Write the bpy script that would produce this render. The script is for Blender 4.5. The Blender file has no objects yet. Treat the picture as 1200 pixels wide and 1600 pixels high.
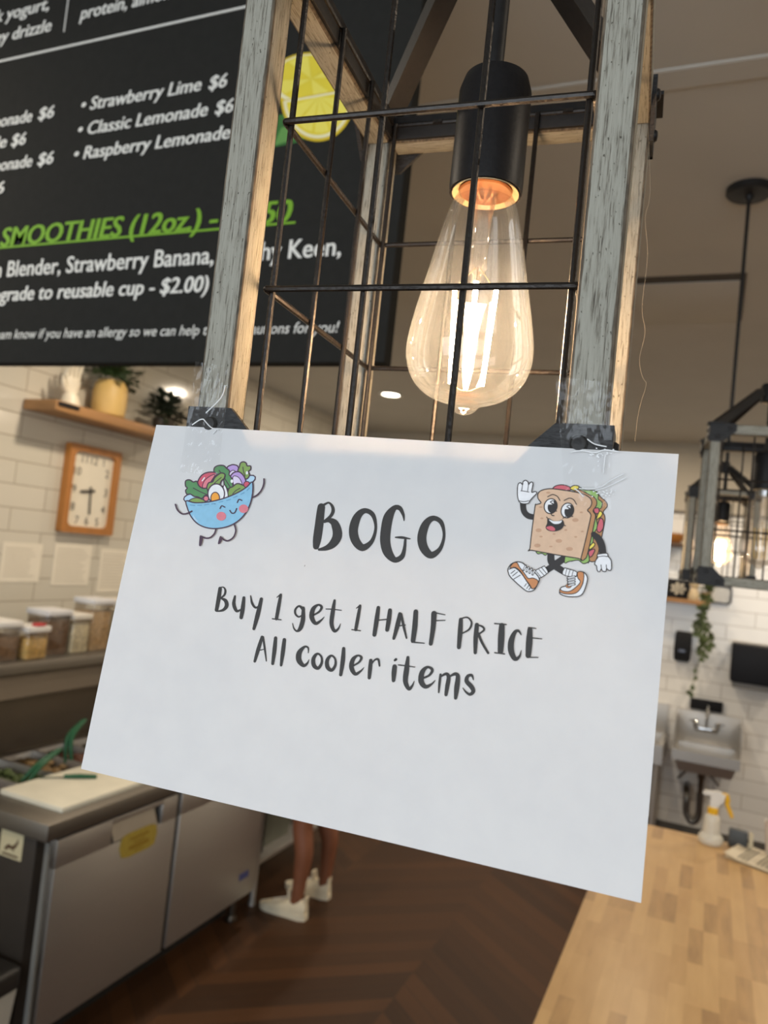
import bpy, bmesh, math, random
from math import pi, sin, cos, radians
from mathutils import Vector, Matrix, geometry
random.seed(7)
S = bpy.context.scene
COL = S.collection

# ------------------------------------------------------------------ camera
FPX = 1195.585
CAM = Vector((0.0, 0.0, 2.0))
PITCH, ROLL, YAW = 0.0503686, 0.10526731, 0.41071328
TH = 0.08410996                       # turn of the pendants about the vertical


def cam_axes():
    cp, sp, cy, sy = cos(PITCH), sin(PITCH), cos(YAW), sin(YAW)
    fwd = Vector((-sy * cp, cy * cp, sp))
    r0 = Vector((cy, sy, 0))
    u0 = r0.cross(fwd)
    return cos(ROLL) * r0 + sin(ROLL) * u0, -sin(ROLL) * r0 + cos(ROLL) * u0, fwd


CR, CU, CF = cam_axes()
cd = bpy.data.cameras.new('camera')
cam = bpy.data.objects.new('camera', cd)
COL.objects.link(cam)
cam.matrix_world = Matrix((
    (CR.x, CU.x, -CF.x, CAM.x), (CR.y, CU.y, -CF.y, CAM.y), (CR.z, CU.z, -CF.z, CAM.z), (0, 0, 0, 1)))
cd.sensor_fit = 'VERTICAL'
cd.sensor_height = 36.0
cd.lens = FPX / 1600 * 36.0
cd.clip_start = 0.02
cd.dof.use_dof = True
cd.dof.focus_distance = 0.325
cd.dof.aperture_fstop = 14.0
S.camera = cam

# ------------------------------------------------------------------ light and exposure
S.view_settings.view_transform = 'Standard'
S.view_settings.look = 'None'
S.view_settings.gamma = 1.0
S.view_settings.use_curve_mapping = False
S.view_settings.exposure = 0.0
WINDOW_W = 112.0
DOWN_W = 17.0
FIL_E = 330.0
world = bpy.data.worlds.new('sky')
S.world = world
world.use_nodes = True
bg = world.node_tree.nodes['Background']
bg.inputs[0].default_value = (0.75, 0.87, 1.0, 1)
bg.inputs[1].default_value = 1.0


def area(name, loc, rot, sx, sy, watts, colour, shape='RECTANGLE', parent=None):
    l = bpy.data.lights.new(name, 'AREA')
    l.shape = shape
    l.size = sx
    if shape == 'RECTANGLE':
        l.size_y = sy
    l.energy = watts
    l.color = colour
    o = bpy.data.objects.new(name, l)
    COL.objects.link(o)
    o.location = loc
    o.rotation_euler = rot
    if parent:
        o.parent = parent
    return o


# daylight through the shop window behind the photographer
area('window_daylight', (-0.2, -3.12, 1.75), (radians(90), 0, 0), 4.6, 2.3, WINDOW_W, (0.86, 0.93, 1.0))

# ------------------------------------------------------------------ helpers


def ray(px, py):
    return CR * ((px - 600) / FPX) - CU * ((py - 800) / FPX) + CF


def at(px, py, axis, val):
    d = ray(px, py)
    return CAM + d * ((val - CAM[axis]) / d[axis])


def lin(c):
    return tuple(((v / 255) / 12.92 if v / 255 <= .04045 else ((v / 255 + .055) / 1.055) ** 2.4) for v in c)


MATS = {}


def mat(name, rgb=None, rough=.5, metal=0.0, var=0.0, scale=20.0, bump=0.0, stretch=(1, 1, 1), spec=None, emit=None, estr=0.0):
    """principled material whose colour and relief come from noise on object coordinates; rgb in 0..255 sRGB"""
    if name in MATS:
        return MATS[name]
    m = bpy.data.materials.new(name)
    m.use_nodes = True
    nt = m.node_tree
    b = nt.nodes['Principled BSDF']
    c = lin(rgb)
    b.inputs['Base Color'].default_value = (*c, 1)
    b.inputs['Roughness'].default_value = rough
    b.inputs['Metallic'].default_value = metal
    if spec is not None:
        b.inputs['Specular IOR Level'].default_value = spec
    if emit:
        b.inputs['Emission Color'].default_value = (*emit, 1)
        b.inputs['Emission Strength'].default_value = estr
    tc = nt.nodes.new('ShaderNodeTexCoord')
    mp = nt.nodes.new('ShaderNodeMapping')
    mp.inputs['Scale'].default_value = stretch
    nt.links.new(tc.outputs['Object'], mp.inputs[0])
    n = nt.nodes.new('ShaderNodeTexNoise')
    n.inputs['Scale'].default_value = scale
    n.inputs['Detail'].default_value = 5
    nt.links.new(mp.outputs[0], n.inputs['Vector'])
    r = nt.nodes.new('ShaderNodeValToRGB')
    v = max(var, .02)
    r.color_ramp.elements[0].position = .3
    r.color_ramp.elements[1].position = .7
    r.color_ramp.elements[0].color = (*[x * (1 - v) for x in c], 1)
    r.color_ramp.elements[1].color = (*[min(1, x * (1 + v)) for x in c], 1)
    nt.links.new(n.outputs[0], r.inputs[0])
    nt.links.new(r.outputs[0], b.inputs['Base Color'])
    if bump:
        bp = nt.nodes.new('ShaderNodeBump')
        bp.inputs['Strength'].default_value = bump
        bp.inputs['Distance'].default_value = .01
        nt.links.new(n.outputs[0], bp.inputs['Height'])
        nt.links.new(bp.outputs[0], b.inputs['Normal'])
    MATS[name] = m
    return m


def nodes_of(name):
    m = bpy.data.materials.new(name)
    m.use_nodes = True
    MATS[name] = m
    return m, m.node_tree, m.node_tree.nodes['Principled BSDF']


def box(bm, lo, hi, bev=0.0, seg=2, mi=0, emi=None):
    x0, y0, z0 = lo
    x1, y1, z1 = hi
    vs = [bm.verts.new(p) for p in ((x0, y0, z0), (x1, y0, z0), (x1, y1, z0), (x0, y1, z0), (x0, y0, z1), (x1, y0, z1), (x1, y1, z1), (x0, y1, z1))]
    fs = [bm.faces.new([vs[i] for i in q]) for q in ((3, 2, 1, 0), (4, 5, 6, 7), (0, 1, 5, 4), (1, 2, 6, 5), (2, 3, 7, 6), (3, 0, 4, 7))]
    for f in fs:
        f.material_index = mi
    if bev:
        es = list({e for f in fs for e in f.edges})
        r = bmesh.ops.bevel(bm, geom=es, offset=bev, segments=seg, affect='EDGES', profile=.5)
        for f in r['faces']:
            f.material_index = mi if emi is None else emi
    return vs


def ring(bm, pts):
    return [bm.verts.new(p) for p in pts]


def bridge(bm, a, b, mi=0):
    n = len(a)
    for i in range(n):
        f = bm.faces.new((a[i], a[(i + 1) % n], b[(i + 1) % n], b[i]))
        f.material_index = mi


def loft(bm, rings, caps=(True, True), mi=0):
    rr = [ring(bm, r) for r in rings]
    for a, b in zip(rr, rr[1:]):
        bridge(bm, a, b, mi)
    if caps[0]:
        bm.faces.new(list(reversed(rr[0]))).material_index = mi
    if caps[1]:
        bm.faces.new(rr[-1]).material_index = mi


def lathe(bm, prof, c=(0, 0, 0), n=32, caps=(True, True), mi=0):
    loft(bm, [[(c[0] + r * cos(2 * pi * i / n), c[1] + r * sin(2 * pi * i / n), c[2] + z) for i in range(n)] for r, z in prof], caps, mi)


def frames(pts):
    pts = [Vector(p) for p in pts]
    out = []
    t0 = (pts[1] - pts[0]).normalized()
    u = t0.orthogonal().normalized()
    for i, p in enumerate(pts):
        a = pts[max(i - 1, 0)]
        b = pts[min(i + 1, len(pts) - 1)]
        t = (b - a).normalized()
        u = (u - t * u.dot(t)).normalized()
        out.append((p, u, t.cross(u)))
    return out


def tube(bm, pts, r, n=10, mi=0):
    rs = r if isinstance(r, (list, tuple)) else [r] * len(pts)
    loft(bm, [[p + (u * cos(2 * pi * k / n) + w * sin(2 * pi * k / n)) * q for k in range(n)] for (p, u, w), q in zip(frames(pts), rs)], mi=mi)


def bar(bm, a, b, w, h, up=(0, 0, 1), mi=0):
    a, b, up = Vector(a), Vector(b), Vector(up)
    t = (b - a).normalized()
    s = t.cross(up).normalized()
    v = s.cross(t)
    loft(bm, [[p + s * (w / 2 * i) + v * (h / 2 * j) for i, j in ((-1, -1), (1, -1), (1, 1), (-1, 1))] for p in (a, b)], mi=mi)


def prism(bm, poly, ax, d0, d1, mi=0):
    """polygon in the two axes other than ax, drawn out along ax from d0 to d1"""
    def P(p, d):
        q = [0, 0, 0]
        o = [i for i in range(3) if i != ax]
        q[o[0]], q[o[1]], q[ax] = p[0], p[1], d
        return q
    a = ring(bm, [P(p, d0) for p in poly])
    b = ring(bm, [P(p, d1) for p in poly])
    bridge(bm, a, b, mi)
    for f in (bm.faces.new(list(reversed(a))), bm.faces.new(b)):
        f.material_index = mi


def sphere(bm, c, r, sc=(1, 1, 1), u=16, v=10, mi=0):
    m = Matrix.Translation(c) @ Matrix.Diagonal((r * sc[0], r * sc[1], r * sc[2], 1))
    res = bmesh.ops.create_uvsphere(bm, u_segments=u, v_segments=v, radius=1, matrix=m)
    for f in {f for w in res['verts'] for f in w.link_faces}:
        f.material_index = mi


WM = {}


def obj(name, bm, mats, parent=None, local=False, smooth=40, label=None, kind=None):
    """one mesh object; geometry is given in world coordinates unless local"""
    bmesh.ops.recalc_face_normals(bm, faces=bm.faces)
    if parent is not None and not local:
        bm.transform(WM[parent.name].inverted())
    me = bpy.data.meshes.new(name)
    bm.to_mesh(me)
    bm.free()
    for m in (mats if isinstance(mats, (list, tuple)) else [mats]):
        me.materials.append(m)
    if smooth:
        me.polygons.foreach_set('use_smooth', [True] * len(me.polygons))
        me.set_sharp_from_angle(angle=radians(smooth))
    o = bpy.data.objects.new(name, me)
    COL.objects.link(o)
    if parent is not None:
        o.parent = parent
        WM[o.name] = WM[parent.name].copy()
    else:
        WM[o.name] = Matrix.Identity(4)
    if label:
        o['label'] = label
    if kind:
        o['kind'] = kind
    return o


def thing(name, label, cat, loc=(0, 0, 0), rz=0, group=None):
    o = bpy.data.objects.new(name, None)
    COL.objects.link(o)
    o.empty_display_size = .05
    o.location = loc
    o.rotation_euler = (0, 0, rz)
    WM[o.name] = Matrix.Translation(loc) @ Matrix.Rotation(rz, 4, 'Z')
    tag(o, label, cat, group)
    return o


def tag(o, label, cat, group=None):
    o['label'] = label
    o['category'] = cat
    if group:
        o['group'] = group
    return o


def struct(name, bm, mats, smooth=0):
    return obj(name, bm, mats, None, smooth=smooth, kind='structure')


def NB():
    return bmesh.new()


def spline(pts, closed=False, n=6):
    """catmull-rom through points of any dimension"""
    P = [tuple(map(float, p)) for p in pts]
    out = []
    N = len(P)
    rng = range(N) if closed else range(N - 1)
    for i in rng:
        p1, p2 = P[i], P[(i + 1) % N]
        p0 = P[(i - 1) % N] if closed or i > 0 else p1
        p3 = P[(i + 2) % N] if closed or i + 2 < N else p2
        for k in range(n):
            t = k / n
            out.append(tuple(.5 * (2 * b + (c - a) * t + (2 * a - 5 * b + 4 * c - d) * t * t + (3 * b - a - 3 * c + d) * t ** 3) for a, b, c, d in zip(p0, p1, p2, p3)))
    if not closed:
        out.append(P[-1])
    return out


# ------------------------------------------------------------------ procedural surfaces


def tile_mat(name, axis, c1, c2, mortar, off=(0, 0)):
    m, nt, b = nodes_of(name)
    tc = nt.nodes.new('ShaderNodeTexCoord')
    sp = nt.nodes.new('ShaderNodeSeparateXYZ')
    cb = nt.nodes.new('ShaderNodeCombineXYZ')
    nt.links.new(tc.outputs['Object'], sp.inputs[0])
    nt.links.new(sp.outputs[axis], cb.inputs[0])
    nt.links.new(sp.outputs[2], cb.inputs[1])
    mp = nt.nodes.new('ShaderNodeMapping')
    mp.inputs['Location'].default_value = (off[0], off[1], 0)
    nt.links.new(cb.outputs[0], mp.inputs[0])
    br = nt.nodes.new('ShaderNodeTexBrick')
    br.inputs['Color1'].default_value = (*lin(c1), 1)
    br.inputs['Color2'].default_value = (*lin(c2), 1)
    br.inputs['Mortar'].default_value = (*lin(mortar), 1)
    br.inputs['Scale'].default_value = 1
    br.inputs['Mortar Size'].default_value = .0035
    br.inputs['Mortar Smooth'].default_value = .3
    br.inputs['Brick Width'].default_value = .40
    br.inputs['Row Height'].default_value = .115
    nt.links.new(mp.outputs[0], br.inputs['Vector'])
    nt.links.new(br.outputs['Color'], b.inputs['Base Color'])
    n = nt.nodes.new('ShaderNodeTexNoise')
    n.inputs['Scale'].default_value = 5
    nt.links.new(mp.outputs[0], n.inputs['Vector'])
    mx = nt.nodes.new('ShaderNodeMath')
    mx.operation = 'MULTIPLY_ADD'
    mx.inputs[1].default_value = -1.0
    nt.links.new(br.outputs['Fac'], mx.inputs[0])
    nt.links.new(n.outputs[0], mx.inputs[2])
    bp = nt.nodes.new('ShaderNodeBump')
    bp.inputs['Strength'].default_value = .25
    bp.inputs['Distance'].default_value = .004
    nt.links.new(mx.outputs[0], bp.inputs['Height'])
    nt.links.new(bp.outputs[0], b.inputs['Normal'])
    b.inputs['Roughness'].default_value = .12
    return m


def math_node(nt, op, a, b=None, c=None):
    n = nt.nodes.new('ShaderNodeMath')
    n.operation = op
    for i, v in enumerate((a, b, c)):
        if v is None:
            continue
        if isinstance(v, (int, float)):
            n.inputs[i].default_value = v
        else:
            nt.links.new(v, n.inputs[i])
    return n.outputs[0]


def floor_mat():
    m, nt, b = nodes_of('chevron_floor')
    tc = nt.nodes.new('ShaderNodeTexCoord')
    sp = nt.nodes.new('ShaderNodeSeparateXYZ')
    nt.links.new(tc.outputs['Object'], sp.inputs[0])
    x, y = sp.outputs[0], sp.outputs[1]
    W = .78
    xs = math_node(nt, 'DIVIDE', math_node(nt, 'ADD', x, 1.17 + W * 20), W)
    cellx = math_node(nt, 'FLOOR', xs)
    par = math_node(nt, 'MODULO', cellx, 2.0)
    fx = math_node(nt, 'FRACT', xs)
    tri = math_node(nt, 'ABSOLUTE', math_node(nt, 'SUBTRACT', fx, par))       # 0..1..0 zigzag
    v = math_node(nt, 'ADD', y, math_node(nt, 'MULTIPLY', tri, W * .85))
    vp = math_node(nt, 'DIVIDE', v, .125)
    idx = math_node(nt, 'FLOOR', vp)
    fr = math_node(nt, 'FRACT', vp)
    cb = nt.nodes.new('ShaderNodeCombineXYZ')
    nt.links.new(idx, cb.inputs[0])
    nt.links.new(cellx, cb.inputs[1])
    wn = nt.nodes.new('ShaderNodeTexWhiteNoise')
    wn.noise_dimensions = '2D'
    nt.links.new(cb.outputs[0], wn.inputs['Vector'])
    rp = nt.nodes.new('ShaderNodeValToRGB')
    rp.color_ramp.elements[0].color = (*lin((46, 29, 16)), 1)
    rp.color_ramp.elements[1].color = (*lin((82, 52, 28)), 1)
    cb2 = nt.nodes.new('ShaderNodeCombineXYZ')
    nt.links.new(math_node(nt, 'MULTIPLY', v, 30.0), cb2.inputs[0])
    nt.links.new(math_node(nt, 'MULTIPLY', x, 2.0), cb2.inputs[1])
    gr = nt.nodes.new('ShaderNodeTexNoise')
    gr.inputs['Scale'].default_value = 1.6
    gr.inputs['Detail'].default_value = 4
    nt.links.new(cb2.outputs[0], gr.inputs['Vector'])
    f = math_node(nt, 'ADD', math_node(nt, 'MULTIPLY', wn.outputs[0], .6), math_node(nt, 'MULTIPLY', gr.outputs[0], .4))
    nt.links.new(f, rp.inputs[0])
    gap = math_node(nt, 'LESS_THAN', fr, .035)
    mx = nt.nodes.new('ShaderNodeMix')
    mx.data_type = 'RGBA'
    mx.inputs['B'].default_value = (*lin((48, 32, 20)), 1)
    nt.links.new(gap, mx.inputs['Factor'])
    nt.links.new(rp.outputs[0], mx.inputs['A'])
    nt.links.new(mx.outputs['Result'], b.inputs['Base Color'])
    b.inputs['Roughness'].default_value = .5
    b.inputs['Specular IOR Level'].default_value = .25
    return m


def butcher_mat():
    m, nt, b = nodes_of('butcher_block')
    tc = nt.nodes.new('ShaderNodeTexCoord')
    mp = nt.nodes.new('ShaderNodeMapping')
    mp.inputs['Rotation'].default_value = (0, 0, radians(90))
    nt.links.new(tc.outputs['Object'], mp.inputs[0])
    br = nt.nodes.new('ShaderNodeTexBrick')
    br.offset = .37
    br.offset_frequency = 3
    br.inputs['Color1'].default_value = (0, 0, 0, 1)
    br.inputs['Color2'].default_value = (1, 1, 1, 1)
    br.inputs['Mortar'].default_value = (.4, .4, .4, 1)
    br.inputs['Scale'].default_value = 1
    br.inputs['Mortar Size'].default_value = .0004
    br.inputs['Bias'].default_value = -.35
    br.inputs['Brick Width'].default_value = .21
    br.inputs['Row Height'].default_value = .037
    nt.links.new(mp.outputs[0], br.inputs['Vector'])
    n = nt.nodes.new('ShaderNodeTexNoise')
    n.inputs['Scale'].default_value = 14
    n.inputs['Detail'].default_value = 6
    mp2 = nt.nodes.new('ShaderNodeMapping')
    mp2.inputs['Scale'].default_value = (3, .5, 1)
    nt.links.new(tc.outputs['Object'], mp2.inputs[0])
    nt.links.new(mp2.outputs[0], n.inputs['Vector'])
    f = math_node(nt, 'ADD', math_node(nt, 'MULTIPLY', br.outputs['Color'], .62), math_node(nt, 'MULTIPLY', n.outputs[0], .5))
    rp = nt.nodes.new('ShaderNodeValToRGB')
    e = rp.color_ramp.elements
    e[0].position, e[0].color = .12, (*lin((222, 184, 126)), 1)
    e[1].position, e[1].color = .95, (*lin((134, 100, 64)), 1)
    k = e.new(.5)
    k.color = (*lin((203, 162, 107)), 1)
    nt.links.new(f, rp.inputs[0])
    nt.links.new(rp.outputs[0], b.inputs['Base Color'])
    b.inputs['Roughness'].default_value = .38
    return m


def painted_wood(name, st):
    m, nt, b = nodes_of(name)
    tc = nt.nodes.new('ShaderNodeTexCoord')
    mp = nt.nodes.new('ShaderNodeMapping')
    mp.inputs['Scale'].default_value = tuple(75 if q else 1500 for q in st)
    nt.links.new(tc.outputs['Object'], mp.inputs[0])
    n = nt.nodes.new('ShaderNodeTexNoise')
    n.inputs['Scale'].default_value = 1
    n.inputs['Detail'].default_value = 4
    n.inputs['Roughness'].default_value = .65
    nt.links.new(mp.outputs[0], n.inputs['Vector'])
    n2 = nt.nodes.new('ShaderNodeTexNoise')
    n2.inputs['Scale'].default_value = 900
    mp3 = nt.nodes.new('ShaderNodeMapping')
    mp3.inputs['Scale'].default_value = tuple(.5 if q else 1 for q in st)
    nt.links.new(tc.outputs['Object'], mp3.inputs[0])
    nt.links.new(mp3.outputs[0], n2.inputs['Vector'])
    rp = nt.nodes.new('ShaderNodeValToRGB')
    e = rp.color_ramp.elements
    e[0].position, e[0].color = .30, (*lin((70, 65, 56)), 1)
    e[1].position, e[1].color = .47, (*lin((148, 146, 134)), 1)
    k = e.new(.40)
    k.color = (*lin((122, 118, 106)), 1)
    k2 = e.new(.75)
    k2.color = (*lin((163, 161, 149)), 1)
    nt.links.new(n.outputs[0], rp.inputs[0])
    rs = nt.nodes.new('ShaderNodeValToRGB')
    rs.color_ramp.elements[0].position, rs.color_ramp.elements[0].color = .27, (.25, .23, .2, 1)
    rs.color_ramp.elements[1].position, rs.color_ramp.elements[1].color = .32, (1, 1, 1, 1)
    nt.links.new(n2.outputs[0], rs.inputs[0])
    mx = nt.nodes.new('ShaderNodeMix')
    mx.data_type = 'RGBA'
    mx.blend_type = 'MULTIPLY'
    mx.inputs['Factor'].default_value = 1
    nt.links.new(rp.outputs[0], mx.inputs['A'])
    nt.links.new(rs.outputs[0], mx.inputs['B'])
    nt.links.new(mx.outputs['Result'], b.inputs['Base Color'])
    bp = nt.nodes.new('ShaderNodeBump')
    bp.inputs['Strength'].default_value = .5
    bp.inputs['Distance'].default_value = .0006
    nt.links.new(n.outputs[0], bp.inputs['Height'])
    nt.links.new(bp.outputs[0], b.inputs['Normal'])
    b.inputs['Roughness'].default_value = .75
    return m


def steel_mat(name, rgb, rough, axis_stretch=(2, 2, 160)):
    m, nt, b = nodes_of(name)
    tc = nt.nodes.new('ShaderNodeTexCoord')
    mp = nt.nodes.new('ShaderNodeMapping')
    mp.inputs['Scale'].default_value = axis_stretch
    nt.links.new(tc.outputs['Object'], mp.inputs[0])
    n = nt.nodes.new('ShaderNodeTexNoise')
    n.inputs['Scale'].default_value = 2
    nt.links.new(mp.outputs[0], n.inputs['Vector'])
    b.inputs['Base Color'].default_value = (*lin(rgb), 1)
    b.inputs['Metallic'].default_value = 1
    nt.links.new(math_node(nt, 'MULTIPLY_ADD', n.outputs[0], .18, rough - .09), b.inputs['Roughness'])
    return m


def thin_glass(name, tint, haze, haze_rgb, speck=900, gloss=.06):
    """a thin clear wall: mostly see-through, a mirror film, and a speckled haze that catches the light"""
    m = bpy.data.materials.new(name)
    m.use_nodes = True
    MATS[name] = m
    nt = m.node_tree
    nt.nodes.clear()
    out = nt.nodes.new('ShaderNodeOutputMaterial')
    tr = nt.nodes.new('ShaderNodeBsdfTransparent')
    tr.inputs[0].default_value = (*tint, 1)
    gl = nt.nodes.new('ShaderNodeBsdfGlossy')
    gl.inputs['Roughness'].default_value = .03
    lw = nt.nodes.new('ShaderNodeLayerWeight')
    lw.inputs['Blend'].default_value = .28
    fac = math_node(nt, 'MULTIPLY_ADD', lw.outputs['Fresnel'], .55, gloss)
    a = nt.nodes.new('ShaderNodeMixShader')
    nt.links.new(fac, a.inputs[0])
    nt.links.new(tr.outputs[0], a.inputs[1])
    nt.links.new(gl.outputs[0], a.inputs[2])
    df = nt.nodes.new('ShaderNodeBsdfDiffuse')
    df.inputs[0].default_value = (*haze_rgb, 1)
    tl = nt.nodes.new('ShaderNodeBsdfTranslucent')
    tl.inputs[0].default_value = (*haze_rgb, 1)
    dm = nt.nodes.new('ShaderNodeMixShader')
    nt.links.new(df.outputs[0], dm.inputs[1])
    nt.links.new(tl.outputs[0], dm.inputs[2])
    tc = nt.nodes.new('ShaderNodeTexCoord')
    n = nt.nodes.new('ShaderNodeTexNoise')
    n.inputs['Scale'].default_value = speck
    n.inputs['Detail'].default_value = 3
    nt.links.new(tc.outputs['Object'], n.inputs['Vector'])
    rp = nt.nodes.new('ShaderNodeValToRGB')
    rp.color_ramp.elements[0].position, rp.color_ramp.elements[0].color = .35, (haze * .35,) * 3 + (1,)
    rp.color_ramp.elements[1].position, rp.color_ramp.elements[1].color = .8, (haze * 2.3,) * 3 + (1,)
    nt.links.new(n.outputs[0], rp.inputs[0])
    b = nt.nodes.new('ShaderNodeMixShader')
    nt.links.new(rp.outputs[0], b.inputs[0])
    nt.links.new(a.outputs[0], b.inputs[1])
    nt.links.new(dm.outputs[0], b.inputs[2])
    nt.links.new(b.outputs[0], out.inputs[0])
    return m


def paper_mat():
    m = bpy.data.materials.new('printer_paper')
    m.use_nodes = True
    nt = m.node_tree
    nt.nodes.clear()
    out = nt.nodes.new('ShaderNodeOutputMaterial')
    tc = nt.nodes.new('ShaderNodeTexCoord')
    n = nt.nodes.new('ShaderNodeTexNoise')
    n.inputs['Scale'].default_value = 90
    n.inputs['Detail'].default_value = 6
    nt.links.new(tc.outputs['Object'], n.inputs['Vector'])
    rp = nt.nodes.new('ShaderNodeValToRGB')
    rp.color_ramp.elements[0].position, rp.color_ramp.elements[0].color = .3, (.785, .79, .80, 1)
    rp.color_ramp.elements[1].position, rp.color_ramp.elements[1].color = .7, (.815, .82, .825, 1)
    nt.links.new(n.outputs[0], rp.inputs[0])
    df = nt.nodes.new('ShaderNodeBsdfDiffuse')
    tl = nt.nodes.new('ShaderNodeBsdfTranslucent')
    nt.links.new(rp.outputs[0], df.inputs[0])
    nt.links.new(rp.outputs[0], tl.inputs[0])
    mx = nt.nodes.new('ShaderNodeMixShader')
    mx.inputs[0].default_value = .2
    nt.links.new(df.outputs[0], mx.inputs[1])
    nt.links.new(tl.outputs[0], mx.inputs[2])
    nt.links.new(mx.outputs[0], out.inputs[0])
    return m


WOOD = painted_wood('whitewashed_wood', (0, 0, 1))
EDGE = mat('worn_wood_edge', (92, 82, 68), .8, 0, .55, 500, .1, (1, 1, .25))
WOOD_X = painted_wood('whitewashed_wood_across', (1, 0, 0))
WOOD_Y = painted_wood('whitewashed_wood_along', (0, 1, 0))
STEEL = steel_mat('brushed_steel', (200, 197, 192), .5)
STEEL_M = steel_mat('mid_steel', (142, 137, 129), .5)  # same steel in a darker mid grey
STEEL_D = steel_mat('dark_steel', (110, 102, 92), .45)
CHROME = mat('chrome', (200, 200, 200), .12, 1.0)
BLACK_METAL = mat('black_iron', (32, 31, 31), .5, 0, .15, 300, .03, spec=.3)
BRACKET_M = mat('scratched_black_plate', (40, 40, 41), .5, 0, .5, 260, .2, (1, 6, 3), spec=.3)
WIRE_M = mat('bronze_wire', (42, 38, 35), .34, .55, .2, 500, .1)
BLACK_PL = mat('black_plastic', (26, 26, 28), .6, 0, .15, 40, spec=.2)
DARK = mat('dark_interior', (22, 20, 18), .7, 0, .2, 30)
WHITE_PL = mat('white_plastic', (225, 224, 218), .4, 0, .04, 30)
OAK = mat('oak_shelf', (158, 116, 72), .5, 0, .18, 9, .05, (1, .15, 3))
CLOCKWOOD = mat('orange_wood', (172, 112, 50), .45, 0, .15, 14, .05, (1, 1, .2))
GREEN = mat('leaf_green', (52, 76, 40), .5, 0, .4, 30)
GREEN_D = mat('leaf_dark', (34, 44, 28), .55, 0, .4, 30)

# ------------------------------------------------------------------ the setting
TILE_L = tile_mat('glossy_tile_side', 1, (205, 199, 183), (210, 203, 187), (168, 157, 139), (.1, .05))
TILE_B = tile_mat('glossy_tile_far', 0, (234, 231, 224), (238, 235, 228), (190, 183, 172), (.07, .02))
CEIL_M = mat('taupe_ceiling', (190, 186, 176), .85, 0, .03, 3)
PAINT = mat('beige_paint', (188, 178, 160), .8, 0, .03, 4)
XL, XR, YB, YF, ZC = -3.15, 4.0, 6.6, -3.0, 3.12

b = NB(); box(b, (XL, YF, -.1), (XR, YB, 0)); struct('floor', b, floor_mat())
b = NB(); box(b, (XL - .2, YF - .2, ZC), (XR + .2, YB + .2, ZC + .1)); struct('ceiling', b, CEIL_M)
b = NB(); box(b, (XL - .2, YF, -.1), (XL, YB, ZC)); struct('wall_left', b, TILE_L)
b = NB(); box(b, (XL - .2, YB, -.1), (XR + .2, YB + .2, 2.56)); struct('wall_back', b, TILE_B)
b = NB(); box(b, (XL - .2, YB, 2.56), (XR + .2, YB + .2, ZC)); struct('wall_back_upper', b, PAINT)
b = NB(); box(b, (XL, YB - .012, 2.55), (XR, YB, 2.575)); struct('trim_1', b, mat('trim_grey', (120, 112, 100), .6))
b = NB(); box(b, (XR, YF, -.1), (XR + .2, YB, ZC)); struct('wall_right', b, PAINT)
b = NB()
for lo, hi in (((XL - .2, -3.2, -.1), (-2.5, YF, ZC)), ((2.1, -3.2, -.1), (XR + .2, YF, ZC)), ((-2.5, -3.2, -.1), (2.1, YF, .6)), ((-2.5, -3.2, 2.9), (2.1, YF, ZC))):
    box(b, lo, hi)
struct('wall_front', b, PAINT)
b = NB()
for x in (-2.5, -.98, .54, 2.06):
    box(b, (x, -3.08, .6), (x + .05, -3.03, 2.9))
box(b, (-2.5, -3.08, .6), (2.1, -3.03, .65)); box(b, (-2.5, -3.08, 2.85), (2.1, -3.03, 2.9))
struct('window_1', b, BLACK_METAL)
b = NB(); box(b, (XL, 1.70, ZC - .005), (XR, 1.78, ZC + .01), .006); struct('trim_2', b, CEIL_M)
b = NB(); box(b, (XL, YB - .015, 0), (XR, YB, .12)); struct('baseboard_back', b, mat('grey_base', (92, 88, 82), .6))


def downlight(x, y, label, vis=True):
    t = thing('downlight', label, 'ceiling light', (x, y, ZC))
    b = NB(); lathe(b, [(.062, -.002), (.085, -.002), (.088, -.006), (.085, -.011), (.064, -.011), (.060, -.004)], (x, y, ZC), 32, (False, False)); obj('trim_ring', b, WHITE_PL, t)
    b = NB(); lathe(b, [(.062, -.0075), (.01, -.0075)], (x, y, ZC), 32, (False, True))
    obj('diffuser', b, mat('lamp_diffuser', (255, 244, 225), .6, emit=(1, .88, .70), estr=14), t)
    area('downlight_lamp', (0, 0, -.02), (0, 0, 0), .12, .12, DOWN_W, (1.0, .85, .67), 'DISK', t)


downlight(-2.20, 4.95, 'round recessed ceiling downlight glowing beyond the hanging menu board')
for x, y, lb in ((-2.2, 2.75, 'recessed downlight over the prep fridge'), (-2.2, .6, 'recessed downlight over the near end of the aisle'),
                 (1.6, .9, 'recessed downlight over the seating side nearest the window'), (1.6, 3.0, 'recessed downlight over the seating side halfway along'), (1.6, 5.1, 'recessed downlight over the seating side by the back wall'), (.8, 5.7, 'added downlight brightening the back wall, past the hand sink'), (2.3, 5.7, 'added downlight in the far corner, brightening the back wall'), (-.78, 5.55, 'added downlight brightening the back wall shelves')):  # last three lamps are added to brighten the back wall
    downlight(x, y, lb)

# plaque air diffuser in the ceiling
t = thing('air_diffuser', 'flush square air diffuser in the taupe ceiling with dark slot around its panel', 'air vent', (-.16, 3.2, ZC))
b = NB(); box(b, (-.37, 2.93, ZC - .004), (.03, 3.46, ZC + .002)); obj('slot', b, mat('slot_dark', (66, 58, 48), .8), t)
b = NB(); box(b, (-.37, 2.985, ZC - .008), (.012, 3.455, ZC - .0045), .0012); obj('panel', b, CEIL_M, t)

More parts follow.
